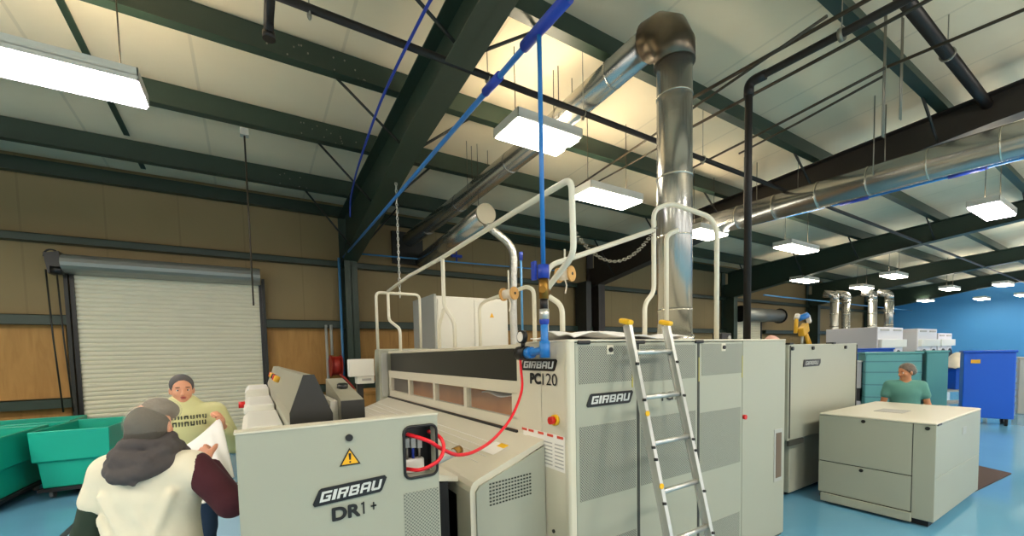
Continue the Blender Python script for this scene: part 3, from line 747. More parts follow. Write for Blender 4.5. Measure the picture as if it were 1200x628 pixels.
MB().box(.3, .33, 2.95, 3.3, 1.5, 1.66).build('white_card', 'paper', t)
MB().box(.66, .97, 2.3, 5.2, .1, 1.04).build('gap_shade_block', 'rubber', t)  # black block standing in for the shaded gap beside the ironer
MB().box(.66, 1.0, 1.75, 5.2, 0, .1).build('base_rail', 'rubber', t)
# tops of the feed belts between feeder and ironer
MB().prism([(.64,1.16),(1.035,1.06),(1.035,1.03),(.64,1.1)], 'y', 2.3, 5.6).build('feed_belt', 'cream', t)
# bracket and bolts beside the cutout
m = MB(); m.cyl((.7,1.9,1.27),(.86,1.95,1.3),.02,10); m.build('cable_gland', 'greybox', t); MB().cyl((.86,1.95,1.3),(.9,1.965,1.308),.024,10).build('gland_nut', 'brass', t)
MB().cyl((.62,3.2,1.42),(.62,3.2,1.5),.05,14).build('pilot_lamp', 'paper', t)

# red cable
pc = [(.535,1.69,1.475),(.60,1.62,1.45),(.68,1.66,1.395),(.78,1.72,1.345),(.92,1.82,1.325),(1.10,1.95,1.345),(1.28,2.06,1.43),(1.42,2.16,1.57),(1.47,2.24,1.70),(1.485,2.27,1.77),(1.49,2.28,1.8)]
o = MB().tube(spline(pc, 10), .0085, 10).build('cable', 'cable'); tag(o, 'red cable hanging from air regulator to the feeder cutout', 'cable')
pc = [(.53,1.71,1.325),(.575,1.64,1.33),(.64,1.61,1.365),(.672,1.63,1.41),(.668,1.66,1.45),(.64,1.72,1.47)]
o = MB().tube(spline(pc, 8), .008, 10).build('cable', 'cable'); tag(o, 'short red cable loop curling out of the feeder cutout', 'cable')

# ------------------------------------------------------------------ guard rails on the machine tops
RB = 1.865
def rail(label, runs, r=.02):
    P0 = Vector(runs[0][1][0]); t = thing('guard_rail', label, 'guard rail', (P0.x, P0.y, RB), 'white guard rails on the machines')
    for nm, pts in runs: MB().tube(arc_path(pts, .07), r, 12).build(nm, 'rail', t)
    return t
rail('white hoop rail with long sloping handrail at the left end of ironer', [
    ('hoop', [(1.5,5.88,1.9),(1.5,5.88,2.68),(2.12,5.88,2.68),(2.12,5.88,1.9)]),
    ('handrail', [(1.66,5.86,2.7),(1.7,5.1,2.78),(1.7,4.0,2.79),(1.7,2.67,2.84),(1.71,2.0,2.86),(1.72,2.0,2.40),(1.72,2.3,2.22),(1.72,2.3,RB)]),
    ('post', [(1.66,5.86,2.7),(1.66,5.86,2.3),(1.7,5.5,2.16),(1.7,5.5,RB)]),
    ('post', [(1.7,4.0,2.8),(1.7,4.0,2.3),(1.72,3.8,2.12),(1.72,3.8,RB)]),
    ('branch', [(1.7,4.0,2.27),(1.7,4.15,2.12),(1.7,4.15,RB)])])
rail('low white hoop rail in the middle of the ironer top', [
    ('hoop', [(2.32,4.4,RB),(2.32,4.4,2.37),(2.32,4.25,2.41),(2.32,3.4,2.45),(2.32,3.28,2.4),(2.32,3.28,RB)])])
rail('long white handrail over the folder with double post at its right end', [
    ('handrail', [(1.98,2.44,RB),(1.98,2.44,2.15),(1.94,2.6,2.25),(1.98,2.6,2.47),(2.15,2.52,2.53),(2.98,2.42,2.83)]),
    ('hoop', [(2.86,2.42,RB),(2.86,2.42,2.2),(2.98,2.42,2.3),(2.98,2.42,3.0),(3.12,2.36,3.06),(3.38,2.16,2.93),(3.42,2.12,2.82),(3.42,2.12,RB)]),
    ('inner_post', [(3.12,2.4,RB),(3.12,2.4,2.8),(3.2,2.34,2.84)])], .02)
m = MB()
A, B = Vector((2.42,2.78,2.82)), Vector((2.98,2.4,2.84))
N = 34
for i in range(N):
    u = i/(N-1); p = A.lerp(B, u)-Vector((0,0,.26*4*u*(1-u)))
    a = (i % 2)*pi/2; d = (B-A).normalized()
    m.tube([p+d*.016*cos(q)+Vector((0,0,.009))*sin(q)*cos(a)+Vector((d.y,-d.x,0))*.009*sin(q)*sin(a) for q in np.linspace(0,2*pi,9)[:-1]], .0045, 5, closed=True)
tag(m.build('safety_chain', 'zinc'), 'slack safety chain hooked between the guard rails beside exhaust duct', 'chain')

# wooden spools of cord
def spool(c, ax, label, r=.045):
    c = Vector(c); ax = Vector(ax).normalized()
    t = thing('cord_spool', label, 'spool', c-Vector((0,0,r)), 'wooden cord spools hanging by the rails')
    for s in (-1, 1): MB().cyl(c+ax*s*.05, c+ax*s*.066, r, 24).build('wooden_flange', 'wood', t)
    MB().cyl(c-ax*.05, c+ax*.05, r*.72, 20).build('cord_winding', 'cord', t)
    MB().cyl(c-ax*.069, c+ax*.0695, .012, 12).build('axle', 'black', t)
    MB().tube(spline([c+Vector((0,0,-r*.7)), c+Vector((.01,-.005,-.09)), c+Vector((.0,0,-.15))], 6), .006, 8).build('loose_end', 'cord', t)
    MB().cyl(c+Vector((0,0,r*.7)), c+Vector((0,0,.2)), .008, 8).build('hanger', 'rail', t)
spool((1.9,3.06,2.31), (.36,-.93,0), 'wooden spool of white cord hanging before the silver flexible branch', .055)
spool((2.16,2.62,2.42), (.36,-.93,0), 'wooden spool of white cord hanging right of the blue air drop', .06)

# white sheet bunched on the folder
def sheet_top(u, v):
    x = 1.66+1.15*u; y = 1.94+.46*v
    z = 1.884+.022*(sin(u*9+v*3)**2)+.03*(1-abs(v-.45)*1.6)*(.5+.5*sin(u*5.2+.6))+.012*sin(v*14+u*7)
    return (x, y+.03*sin(u*8), max(z,1.883))
o = MB().grid(sheet_top, 60, 24).build('linen_sheet', 'linen', solid=.006); tag(o, 'crumpled white sheet lying on top of the folding machine behind the ladder', 'sheet')

# ladder
t = LD = thing('ladder', 'aluminium ladder with yellow top caps leaning against the folding machine', 'ladder', (2.3, 1.6, 0))
def lp(x, z): return Vector((x, PY-.045-(1.98-z)*.24, z))
sl, sr = 2.02, 2.405
def side(x):
    m = MB(); a, b = lp(x,.02), lp(x,1.965); d = (b-a).normalized(); n = Vector((1,0,0)); k = n.cross(d).normalized()
    m.obox((a+b)/2, n*.006, k*.024, d*(b-a).length/2)
    for s in (-1, 1): m.obox((a+b)/2+k*s*.022+n*.006*(1 if x < 2.2 else -1), n*.014, k*.004, d*(b-a).length/2)
    return m.build('side_rail', 'alu', t)
for x in (sl, sr):
    s = side(x)
    for z in (1.72,1.5,1.22,1.15,.9,.65): 
        MB().cyl(lp(x,z)+Vector((-.012,-.02,0)), lp(x,z)+Vector((.006,-.034,0)), .009, 10).build('rivet', 'black', s)
    c = lp(x,1.985); MB().obox(c, (.028,0,0), (0,.042,.01), (0,-.004,.016)).build('top_cap', 'yellow', t, bevel=.012)
    MB().obox(lp(x,.03)+Vector((0,0,-.005)), (.025,0,0), (0,.05,0), (0,0,.022)).build('foot', 'rubber', t, bevel=.006)
for z in (1.79,1.51,1.235,.955,.68,.40,.14): MB().tube([lp(sl,z), lp(sr,z)], .016, 12).build('rung', 'alu', t)
for z in (1.42,1.0): MB().cyl(lp(sl,z)+Vector((-.006,-.03,0)), lp(sl,z)+Vector((-.006,-.038,0)), .017, 14).build('yellow_sticker', 'yellow', t)

# ------------------------------------------------------------------ tower unit right of the folder
t = thing('conveyor_tower', 'tall grey conveyor housing with small nameplate behind the low cabinet', 'laundry machine', (6.1,3.1,0))
MB().box(5.2, 7.1, 2.35, 3.9, .72, 1.835).build('housing', 'enamel', t, bevel=.01)
MB().prism([(5.2,.72),(7.1,.98),(7.1,.72)], 'y', 2.36, 3.9).build('lower_skirt', 'enamel', t)
MB().box(5.4, 6.9, 2.42, 3.7, .05, .72).build('base_cabinet', 'enamel', t, bevel=.008)
MB().box(5.45, 6.8, 2.5, 3.6, 0, .05).build('plinth', 'black', t)
MB().box(5.2, 5.55, 2.335, 2.36, .66, .72).build('front_lip', 'gap', t)
for x in (5.22, 7.08): MB().box(x-.004, x+.012, 2.342, 2.352, .75, 1.82).build('seam', 'gap', t)
n = MB().plate([(5.53,2.346,1.565),(5.94,2.346,1.565),(5.98,2.346,1.60),(5.98,2.346,1.65),(5.55,2.346,1.65)], (0,-1,0), .004).build('nameplate', 'dgrey', t)
block_text('lettering', 'GIRBAU', 'greybox', n, (5.58,2.341,1.585), U, V, .33, .045)
for x in (5.26, 5.77, 6.7): MB().cyl((x,2.33,1.785),(x,2.35,1.785),.022,12).build('lock', 'black', t)
for x in (5.24, 6.36): MB().box(x-.04, x+.04, 2.34, 2.42, 1.832, 1.852).build('top_hinge', 'black', t)

# low cabinet
bx0, bx1, by0, by1, bz = 5.53, 7.22, 1.2, 2.17, 1.04
t = thing('stacker_cabinet', 'low grey cabinet with split side panels standing on the blue floor', 'laundry machine', ((bx0+bx1)/2,(by0+by1)/2,0))
MB().box(bx0+.01, bx1-.01, by0+.01, by1-.01, .07, bz-.01).build('carcass', 'gap', t)
MB().box(bx0-.004, bx1, by0-.004, by1, bz-.02, bz).build('top', 'cream', t, bevel=.012)
MB().box(bx0, bx0+.015, by0+.17, by1, .495, bz-.022).build('upper_panel', 'enamel', t, bevel=.004)
MB().box(bx0, bx0+.015, by0+.17, by1, .13, .485).build('lower_panel', 'enamel', t, bevel=.004)
MB().box(bx0, bx0+.015, by0, by0+.163, .07, bz-.022).build('corner_panel', 'enamel', t, bevel=.004)
MB().box(bx0-.02, bx0+.01, by0+.16, by1-.03, .03, .12).build('kick_board', 'enamel', t, bevel=.004)
MB().box(bx0+.01, bx1, by0, by0+.015, .5, bz-.022).build('end_panel', 'enamel', t, bevel=.004)
MB().box(bx0+.01, bx1, by0, by0+.015, .07, .497).build('lower_end_panel', 'enamel', t, bevel=.004)
MB().box(bx0+.06, bx1-.05, by0+.05, by1-.05, 0, .07).build('plinth', 'black', t)
for y, z in ((1.76,.99),(1.26,.985),(1.77,.455)): MB().cyl((bx0-.014,y,z),(bx0,y,z),.018,14).build('lock', 'black', t)
MB().box(bx0+.03, bx0+.16, by0-.006, by0+.02, bz-.03, bz-.008).build('top_hinge', 'black', t, bevel=.005)
MB().box(6.45, 6.6, by0-.004, by0, .82, .9).build('latch_plate', 'greybox', t, bevel=.004)
MB().box(6.1, 6.4, 1.6, 1.85, bz, bz+.004).build('top_label', 'gprint', t)
MB().prism([(7.22,.78),(7.42,1.02),(7.42,.98),(7.24,.72)], 'y', 1.25, 1.6).build('delivery_tray', 'cream', t)
o = MB().prism([(7.3,1.25),(8.75,1.15),(8.95,1.5),(7.4,1.75)], 'z', 0, .015).build('floor_mat', 'mat'); tag(o, 'dark brown mat on the blue floor beside the low cabinet', 'mat')

# bits standing on the machine tops
t = thing('control_module', 'small black module on top of the folder right of the exhaust duct', 'module', (4.82,2.9,1.865))
# carried on a shelf behind the folder
MB().box(4.16, 5.19, 2.5, 3.3, 0, 1.865).build('cabinet_base', 'enamel', t, bevel=.008)
MB().box(4.72, 4.92, 2.86, 2.98, 1.865, 1.99).build('module_box', 'black', t, bevel=.01)
MB().cyl((4.87,2.85,1.93),(4.87,2.86,1.93),.03,12).build('dial', 'greybox', t)
o = MB().grid(lambda u, v: (5.3+.28*u, 2.55+.2*v, 1.838+.13*sin(pi*u)*sin(pi*v)+.015*sin(u*9)), 12, 10).build('cloth_bundle', 'pink'); tag(o, 'small pinkish cloth heap on top of the conveyor housing', 'cloth')
t = thing('yellow_press_head', 'yellow fixture with blue top and thin legs behind the conveyor housing', 'equipment', (8.15,3.45,1.8))
t.location = (8.15,3.45,0)
MB().box(7.6,8.7,3.2,4.0,0,1.84).build('stand_cabinet', 'enamel', t, bevel=.01)
MB().obox((8.13,3.45,2.1),(.1,0,.05),(0,.05,0),(-.03,0,.07)).build('gearbox', 'yel2', t, bevel=.015)
MB().cyl((8.08,3.45,1.84),(8.12,3.46,2.06),.02,8).build('leg', 'greybox', t)
MB().cyl((8.19,3.4,1.84),(8.17,3.44,2.06),.028,8).build('leg', 'yel2', t)
MB().cyl((8.27,3.4,1.84),(8.19,3.44,2.06),.028,8).build('leg', 'yel2', t)
MB().cyl((8.06,3.5,2.29),(8.2,3.42,2.35),.05,12).build('blue_motor', 'bpipe', t)
MB().cyl((7.96,3.5,2.04),(8.0,3.5,2.34),.03,10).build('side_arm', 'yel2', t)
MB().cyl((7.98,3.5,2.28),(8.03,3.5,2.36),.04,10).build('lamp', 'paper', t)
MB().obox((8.24,3.42,2.28),(.015,0,.02),(0,.03,0),(-.03,0,.05)).build('white_flag', 'paper', t)
# white electrical cabinet behind the ironer
t = thing('electrical_cabinet', 'tall white cabinet behind the ironer seen between the guard rails', 'cabinet', (3.1,6.7,0))
MB().box(2.5,3.85,6.25,7.2,.1,2.74).build('body', 'white', t, bevel=.01)
MB().box(2.47,2.51,6.2,7.2,.1,2.76).build('side_panel', 'greybox', t, bevel=.006)
for a, b in ((2.54,3.17),(3.19,3.82)): MB().box(a,b,6.235,6.25,.2,2.7).build('door', 'white', t, bevel=.006)
MB().box(2.5,3.85,6.26,7.15,0,.1).build('plinth', 'black', t)
w = MB().plate([(3.48,6.233,2.42),(3.56,6.233,2.42),(3.52,6.233,2.5)], (0,-1,0), .003).build('warning_sign', 'warn', t)
# screen box left of ironer
t = thing('control_terminal', 'white control terminal on a post left of the ironer', 'terminal', (1.2,5.95,0))
MB().box(1.08,1.4,5.72,5.84,1.54,1.77).build('screen_housing', 'white', t, bevel=.01)
MB().box(1.18,1.4,5.74,5.9,1.44,1.55).build('keypad_shelf', 'white', t, bevel=.008)
MB().box(1.24,1.36,5.735,5.745,1.48,1.51).build('grip_slot', 'gprint', t)
MB().box(1.2,1.28,5.86,5.94,.02,1.5).build('post', 'black', t)
MB().box(1.05,1.43,5.75,6.05,0,.03).build('base_plate', 'black', t)
t = thing('crate', 'brown wooden crate on the floor behind the control terminal', 'crate', (1.6,7.2,0))
MB().box(1.2,2.0,6.9,7.6,.05,1.2).build('body', 'ply', t, bevel=.01)
MB().box(1.18,2.02,6.88,7.62,1.2,1.24).build('lid', 'ply', t)
for x in (1.25,1.85): MB().box(x,x+.1,6.9,7.6,0,.05).build('skid', 'ply', t)

# hose reel and wall conduits by the column
t = thing('hose_reel', 'red hose reel with hanging hose on the wall beside the green column', 'hose reel', (1.52,9.66,1.3))
m = MB(); m.cyl((1.44,9.5,1.62),(1.62,9.5,1.62),.2,20); m.build('drum', 'hosered', t)
for x in (1.42,1.62): MB().cyl((x,9.5,1.62),(x+.02,9.5,1.62),.23,20).build('flange', 'hosered', t)
MB().tube(spline([(1.58,9.4,1.45),(1.75,9.3,1.25),(1.95,9.2,.9),(2.1,9.1,.5)], 8), .025, 8).build('hose', 'hosered', t)
MB().box(1.48,1.58,9.5,9.97,1.56,1.68).build('wall_bracket', 'iron', t)
for x, z0, z1, mm, lb in ((1.4,.3,2.5,'greybox','left grey conduit dropping down the plywood beside the hose reel'),(1.5,1.85,2.5,'greybox','short grey conduit dropping into the hose reel'),(1.72,.3,3.95,'bpipe2','blue air pipe running down beside the green column')):
    o = MB().cyl((x,9.72,z0),(x,9.72,z1),.028,10).build('wall_conduit', mm); tag(o, lb, 'conduit')
    
# ------------------------------------------------------------------ green laundry carts
def cart(label, loc, rotz, w=.8, l=1.3, z0=.15, z1=.92, step=.5):
    t = thing('laundry_cart', label, 'laundry cart', (0,0,0), 'green laundry carts by the roll-up door')
    def shell(s): return lambda: None
    def ringpts(hw, hl, z): return [(-hw,-hl,z),(hw,-hl,z),(hw,hl,z),(-hw,hl,z)]
    hw, hl = w/2, l/2
    lv = [(hw-.07,hl-.09,z0),(hw-.05,hl-.06,step),(hw-.012,hl-.02,step+.015),(hw,hl,z1),(hw-.03,hl-.03,z1),(hw-.045,hl-.055,step+.02),(hw-.08,hl-.09,step-.02),(hw-.1,hl-.12,z0+.03)]
    m = MB(); R = [[m.bm.verts.new(p) for p in ringpts(*q)] for q in lv]
    for A, B in zip(R[:-1], R[1:]):
        for j in range(4): m._f([A[j],A[(j+1)%4],B[(j+1)%4],B[j]])
    m._f(R[0][::-1]); m._f(R[-1]); m.build('tub', 'teal', t, bevel=.012)
    m = MB(); m.box(-hw+.03,hw-.03,-hl+.05,hl-.05,z0-.045,z0-.003); m.build('base_board', 'rubber', t)
    for sx in (-1, 1):
        for sy in (-1, 1):
            x, y = sx*(hw-.13), sy*(hl-.17)
            c = MB(); c.box(x-.03,x+.03,y-.035,y+.035,.1,z0-.045); c = c.build('caster', 'caster', t)
            MB().cyl((x-.02,y+.01,.055),(x+.02,y+.01,.055),.055,16).build('wheel', 'caster', c)
    t.location = loc; t.rotation_euler = (0,0,rotz)
    return t
c1 = cart('green cart nearest the roll-up door with a clear front face', (-2.02,8.42,0), radians(-6))
dup(c1, (-2.98,8.1,0), radians(-4), 'green laundry cart cut off by the left picture edge')
dup(c1, (-3.05,9.42,0), radians(90), 'green laundry cart at the plywood wall behind the other carts')

# operator platform
t = thing('work_platform', 'low pale blue platform with dark edge under the two workers', 'platform', (-.9,4.2,0))
MB().box(-1.62,-.1,1.2,6.8,.0,.095).build('deck', 'platform', t)
for x0, x1, y0, y1 in ((-1.68,-1.62,1.2,6.8),(-1.68,-.1,6.8,6.86),(-1.68,-.1,1.14,1.2)): MB().box(x0,x1,y0,y1,0,.105).build('edge_strip', 'edge', t, bevel=.004)

# ------------------------------------------------------------------ far right: carts, dryers
def cart_box(name, label, c, w, d, h, rot, m_, grooves=True, wheels=True, cat='laundry cart'):
    t = thing(name, label, cat, (0,0,0))
    z0 = .16 if wheels else 0
    MB().box(-w/2,w/2,-d/2,d/2,z0,h-.05).build('body', m_, t, bevel=.02)
    MB().box(-w/2-.02,w/2+.02,-d/2-.02,d/2+.02,h-.05,h).build('rim', m_, t, bevel=.012)
    if grooves:
        for z in (.42,.75,1.08,1.36):
            if z < h-.1: MB().box(-w/2-.004,w/2+.004,-d/2-.006,d/2+.006,z,z+.03).build('groove', 'teal2', t)
    if wheels:
        for sx in (-1,1):
            for sy in (-1,1):
                x, y = sx*(w/2-.1), sy*(d/2-.1)
                f = MB().box(x-.03,x+.03,y-.04,y+.04,.1,.165).build('caster', 'caster', t)
                MB().cyl((x-.022,y,.08),(x+.022,y,.08),.08,16).build('wheel', 'rubber', f)
    t.location = c; t.rotation_euler = (0,0,rot); return t
cart_box('tall_cart', 'tall teal cart with horizontal grooves behind the worker in teal scrubs', (14.45,4.1,0), 1.12, .8, 1.62, -radians(60), 'tealcart')
cart_box('tall_cart', 'darker teal cart just right of the grooved teal cart', (14.87,3.36,0), .40, .75, 1.64, -radians(60), 'tealcart', False)
bc = cart_box('tall_cart', 'tall deep blue cart on casters near the right picture edge', (13.85,2.24,0), .76, .6, 1.64, -radians(74), 'bluecart', False)
l = MB().box(-.26,-.12,-.315,-.301,1.36,1.44).build('cart_label', 'yel2', None); l.parent = bc; l.location = Vector((-.2,-.31,1.36)); 
st = MB()
for i in range(9): st.box(.38,.4,-.28,-.1,.25+i*.14,.36+i*.14)
o = st.build('clear_strap', 'clear', None); o.parent = bc
cart_box('grey_cabinet', 'grey metal cabinet at the right picture edge beside the blue cart', (16.75,1.75,0), .9, .7, 1.42, -radians(75), 'greybox', False, False, 'cabinet')
t = cart_box('linen_bin', 'small blue bin heaped with cream linen beside the blue wall', (16.6,3.25,.55), .52, .5, .56, -radians(32), 'bluecart', False, False, 'bin')
o = MB().grid(lambda u, v: ((u-.5)*.62, (v-.5)*.55, .53+.42*sin(pi*u)**.7*sin(pi*v)**.7+.04*sin(9*u+4*v)), 16, 12).build('linen_heap', 'tunic', None)
o.parent = None; o.location = Vector((16.6,3.25,1.08)); o.rotation_euler = (0,0,-radians(32)); tag(o, 'cream linen heap filling the small blue bin', 'linen')
t = thing('work_table', 'low grey table under the small blue bin', 'table', (16.6,3.25,0), rotz=-radians(32))
for nm, b in (('table_top',(-.75,.6,-.35,.35,.5,.55)),('leg',(-.72,-.66,-.32,-.26,0,.5)),('leg',(.5,.56,-.32,-.26,0,.5)),('leg',(-.72,-.66,.26,.32,0,.5)),('leg',(.5,.56,.26,.32,0,.5)),('shelf',(-.7,.55,-.3,.3,.16,.19))):
    q = MB().box(*b).build(nm, 'greybox', None); q.parent = t
# blue low cart and small grey machine left of the teal cart
cart_box('low_cart', 'blue bin rim showing above the teal cart, below the white dryers', (15.6,5.0,0), 1.2, .7, 1.72, -radians(60), 'bluecart', False)
t = thing('finishing_machine', 'small pale machine with black lower front left of the teal cart', 'laundry machine', (14.1,4.98,0), rotz=-radians(60))
for nm, b, k in (('upper_body',(-.35,.35,-.3,.3,.65,1.36),'washgrey'),('lower_front',(-.33,.33,-.31,.28,.3,.64),'black'),('base',(-.35,.35,-.3,.3,0,.3),'washgrey'),('handle',(-.1,.1,-.34,-.3,.95,1.0),'black'),('top',(-.37,.37,-.32,.32,1.36,1.4),'white')):
    q = MB().box(*b).build(nm, k, None, bevel=.01); q.parent = t
def dryer(label, x0, x1, y, d, z):
    t = thing('tumble_dryer', label, 'dryer', ((x0+x1)/2, y+d/2, 0), 'white tumble dryers before the blue wall')
    MB().box(x0,x1,y,y+d,0,z).build('cabinet', 'washgrey', t, bevel=.015)
    MB().box(x0,x1,y-.03,y,.02,z).build('front_panel', 'wash', t, bevel=.015)
    n = 2; w = (x1-x0)/n
    for i in range(n):
        cx = x0+w*(i+.5)
        MB().box(cx-w*.32,cx+w*.32,y-.05,y-.03,z-.13,z-.07).build('control_strip', 'gprint', t)
        f = MB().cyl((cx,y-.07,1.28),(cx,y-.03,1.28),min(.42,w*.42),28).build('door', 'wash', t)
        MB().cyl((cx,y-.09,1.28),(cx,y-.07,1.28),min(.33,w*.34),28).build('door_glass', 'ink', f)
    MB().box(x0+.05,x1+.04,y-.14,y-.03,1.72,2.0).build('lint_drawer', 'white', t, bevel=.01)
    return t
dryer('white tumble dryer left of the others, under the silver flues', 18.4, 20.9, 5.55, 1.5, 2.44)
dryer('white tumble dryer in the middle before the blue wall', 22.0, 24.4, 5.4, 1.8, 2.42)
dryer('white tumble dryer farthest right before the blue wall', 24.6, 26.6, 5.4, 1.8, 2.26)
for x, y, lb, k in ((20.3,7.5,'leftmost of four silver flues above the dryers',0),(20.85,7.3,'second silver flue from the left above the dryers',1),(21.65,6.68,'third silver flue from the left, wrapped in foil',2),(22.2,6.32,'rightmost silver flue beside the blue wall corner',3)):
    t = thing('flue_pipe', lb, 'flue', (x,y,0 if k != 3 else 2.42), 'silver flues above the dryers')
    MB().cyl((x,y,0 if k != 3 else 2.42),(x,y,3.7),.15,18).build('pipe', 'flex' if k in (0,2) else 'duct', t)
    for z in (2.6,3.1,3.6): MB().cyl((x,y,z),(x,y,z+.03),.16,18).build('joint_band', 'ducttape', t)
    MB().tube(arc_path([(x,y,3.68),(x,y,3.9),(x-.1,y+.35,3.98)], .2), .15, 16).build('elbow', 'duct', t)
o = MB().tube([(17,8.6,3.85),(34,8.6,3.85)], .03, 8).build('air_line', 'bpipe2'); tag(o, 'thin pale blue line along the far wall above the flues', 'pipe')

# ------------------------------------------------------------------ people: one smooth surface per body from blended solids
def rotm(f, up=(0,0,1)):
    f = Vector(f).normalized(); r = f.cross(Vector(up)).normalized(); u = r.cross(f)
    return Matrix((r, f, u)).transposed()
def solid(prims, vox, k=.025, cuts=()):
    """prims: ('c',p0,p1,r0,r1) tapered capsule, ('e',centre,(rx,ry,rz),R) ellipsoid; a 6th entry is its own blend radius"""
    los, his, ent = [], [], []
    for p in prims:
        if p[0] == 'c':
            a, b = np.array(p[1], float), np.array(p[2], float); r = max(p[3], p[4])
            lo, hi = np.minimum(a,b)-r, np.maximum(a,b)+r
        else:
            c = np.array(p[1], float); r = max(p[2]); lo, hi = c-r, c+r
        los.append(lo); his.append(hi)
    lo = np.min(los,0)-.05; hi = np.max(his,0)+.05
    n = np.ceil((hi-lo)/vox).astype(int)+1
    F = np.full(n, .2, np.float32); pad = .05
    for p, a, b in zip(prims, los, his):
        i0 = np.maximum(((a-pad-lo)/vox).astype(int), 0); i1 = np.minimum(np.ceil((b+pad-lo)/vox).astype(int)+1, n)
        g = np.meshgrid(*[lo[d]+vox*np.arange(i0[d], i1[d]) for d in range(3)], indexing='ij')
        P = np.stack(g, -1)
        kk = k
        if p[0] == 'c':
            A, B = np.array(p[1], float), np.array(p[2], float); d = B-A; L = max(d@d, 1e-9)
            h = np.clip(((P-A)@d)/L, 0, 1)
            dist = np.linalg.norm(P-A-h[..., None]*d, axis=-1)-(p[3]+(p[4]-p[3])*h)
            if len(p) > 5: kk = p[5]
        else:
            R = np.array(p[3]) if len(p) > 3 and p[3] is not None else np.eye(3)
            q = (P-np.array(p[1], float))@R; rad = np.array(p[2], float)
            k0 = np.linalg.norm(q/rad, axis=-1); k1 = np.linalg.norm(q/(rad*rad), axis=-1)+1e-9
            dist = k0*(k0-1)/k1
            if len(p) > 4: kk = p[4]
        sl = tuple(slice(i0[d], i1[d]) for d in range(3))
        s = F[sl]; hh = np.maximum(kk-np.abs(s-dist), 0)/kk
        F[sl] = np.minimum(s, dist)-hh*hh*kk*.25
    if cuts:
        g = np.meshgrid(*[lo[d]+vox*np.arange(n[d]) for d in range(3)], indexing='ij'); P = np.stack(g, -1)
        for c, nn in cuts:
            nn = np.array(Vector(nn).normalized()); F = np.maximum(F, (P-np.array(c, float))@nn)
    # surface nets
    ins = F < 0; S = np.zeros(tuple(n-1)+(3,), np.float32); W = np.zeros(tuple(n-1), np.float32)
    corners = [(i,j,l) for i in (0,1) for j in (0,1) for l in (0,1)]
    def sub(A, c): return A[c[0]:c[0]+n[0]-1, c[1]:c[1]+n[1]-1, c[2]:c[2]+n[2]-1]
    for a in corners:
        for ax in range(3):
            if a[ax]: continue
            b = list(a); b[ax] = 1
            fa, fb = sub(F,a), sub(F,b); msk = (fa < 0) != (fb < 0)
            t = np.where(msk, fa/np.where(msk, fa-fb, 1), 0)
            for d in range(3): S[..., d] += np.where(msk, a[d]+(t if d == ax else 0), 0)
            W += msk
    act = W > 0; idx = -np.ones(act.shape, int); idx[act] = np.arange(act.sum())
    cells = np.argwhere(act); verts = lo+vox*(cells+S[act]/W[act][:, None])
    faces = []
    for ax in range(3):
        o1, o2 = [(1,2),(2,0),(0,1)][ax]
        sl0 = [slice(1,-1)]*3; sl0[ax] = slice(0,-1); sl1 = [slice(1,-1)]*3; sl1[ax] = slice(1,None)
        ch = ins[tuple(sl0)] != ins[tuple(sl1)]; pos = np.argwhere(ch)
        off = np.ones(3, int); off[ax] = 0; pos = pos+off
        if not len(pos): continue
        flip = ins[tuple(pos.T)]
        e1 = np.zeros(3, int); e1[o1] = 1; e2 = np.zeros(3, int); e2[o2] = 1
        q = np.stack([idx[tuple((pos-x).T)] for x in (0*e1, e1, e1+e2, e2)], 1)
        q[~flip] = q[~flip][:, ::-1]; faces.append(q)
    faces = np.concatenate(faces); faces = faces[(faces >= 0).all(1)]
    return verts, faces
def blob(name, prims, m, parent, vox=.012, k=.025, cuts=(), smooth=0):
    v, f = solid(prims, vox, k, cuts)
    me = bpy.data.meshes.new(name); me.from_pydata(v.tolist(), [], f.tolist())
    me.polygons.foreach_set('use_smooth', [True]*len(me.polygons)); me.update()
    o = bpy.data.objects.new(name, me); COL.objects.link(o); me.materials.append(M[m])
    o.parent = parent
    return o
def V3(*a): return Vector(a)
def hand(w, d, pn, side, s=1., curl=.5):
    """palm from wrist W along D, PN = palm normal, SIDE = towards the thumb; four fingers of unequal length and a thumb"""
    w, d, pn = Vector(w), Vector(d).normalized(), Vector(pn); pn = (pn-d*pn.dot(d)).normalized()
    sd = d.cross(pn).normalized(); sd = sd if sd.dot(Vector(side)) > 0 else -sd
    P = []
    L = [.070,.078,.072,.056]
    for i in range(4):
        o = (.03-.02*i)*s
        k = w+d*.085*s+sd*o; P.append(('c', w+sd*o*.6+d*.01, k, .014*s, .0115*s, .012))
        p = k; a = curl*.5
        for j, f in enumerate((.45,.32,.23)):
            q = p+(d*cos(a)+pn*sin(a))*L[i]*f*s
            P.append(('c', p, q, (.0098-.0008*j)*s, (.009-.0008*j)*s, .003)); p = q; a += curl*.8
    b = w+d*.02*s+sd*.025*s; t1 = b+(d*.6+sd*.7+pn*.25).normalized()*.042*s; t2 = t1+(d*.85+sd*.25+pn*.4).normalized()*.032*s
    P += [('c', b, t1, .014*s, .0115*s, .01), ('c', t1, t2, .011*s, .009*s, .004)]
    return P
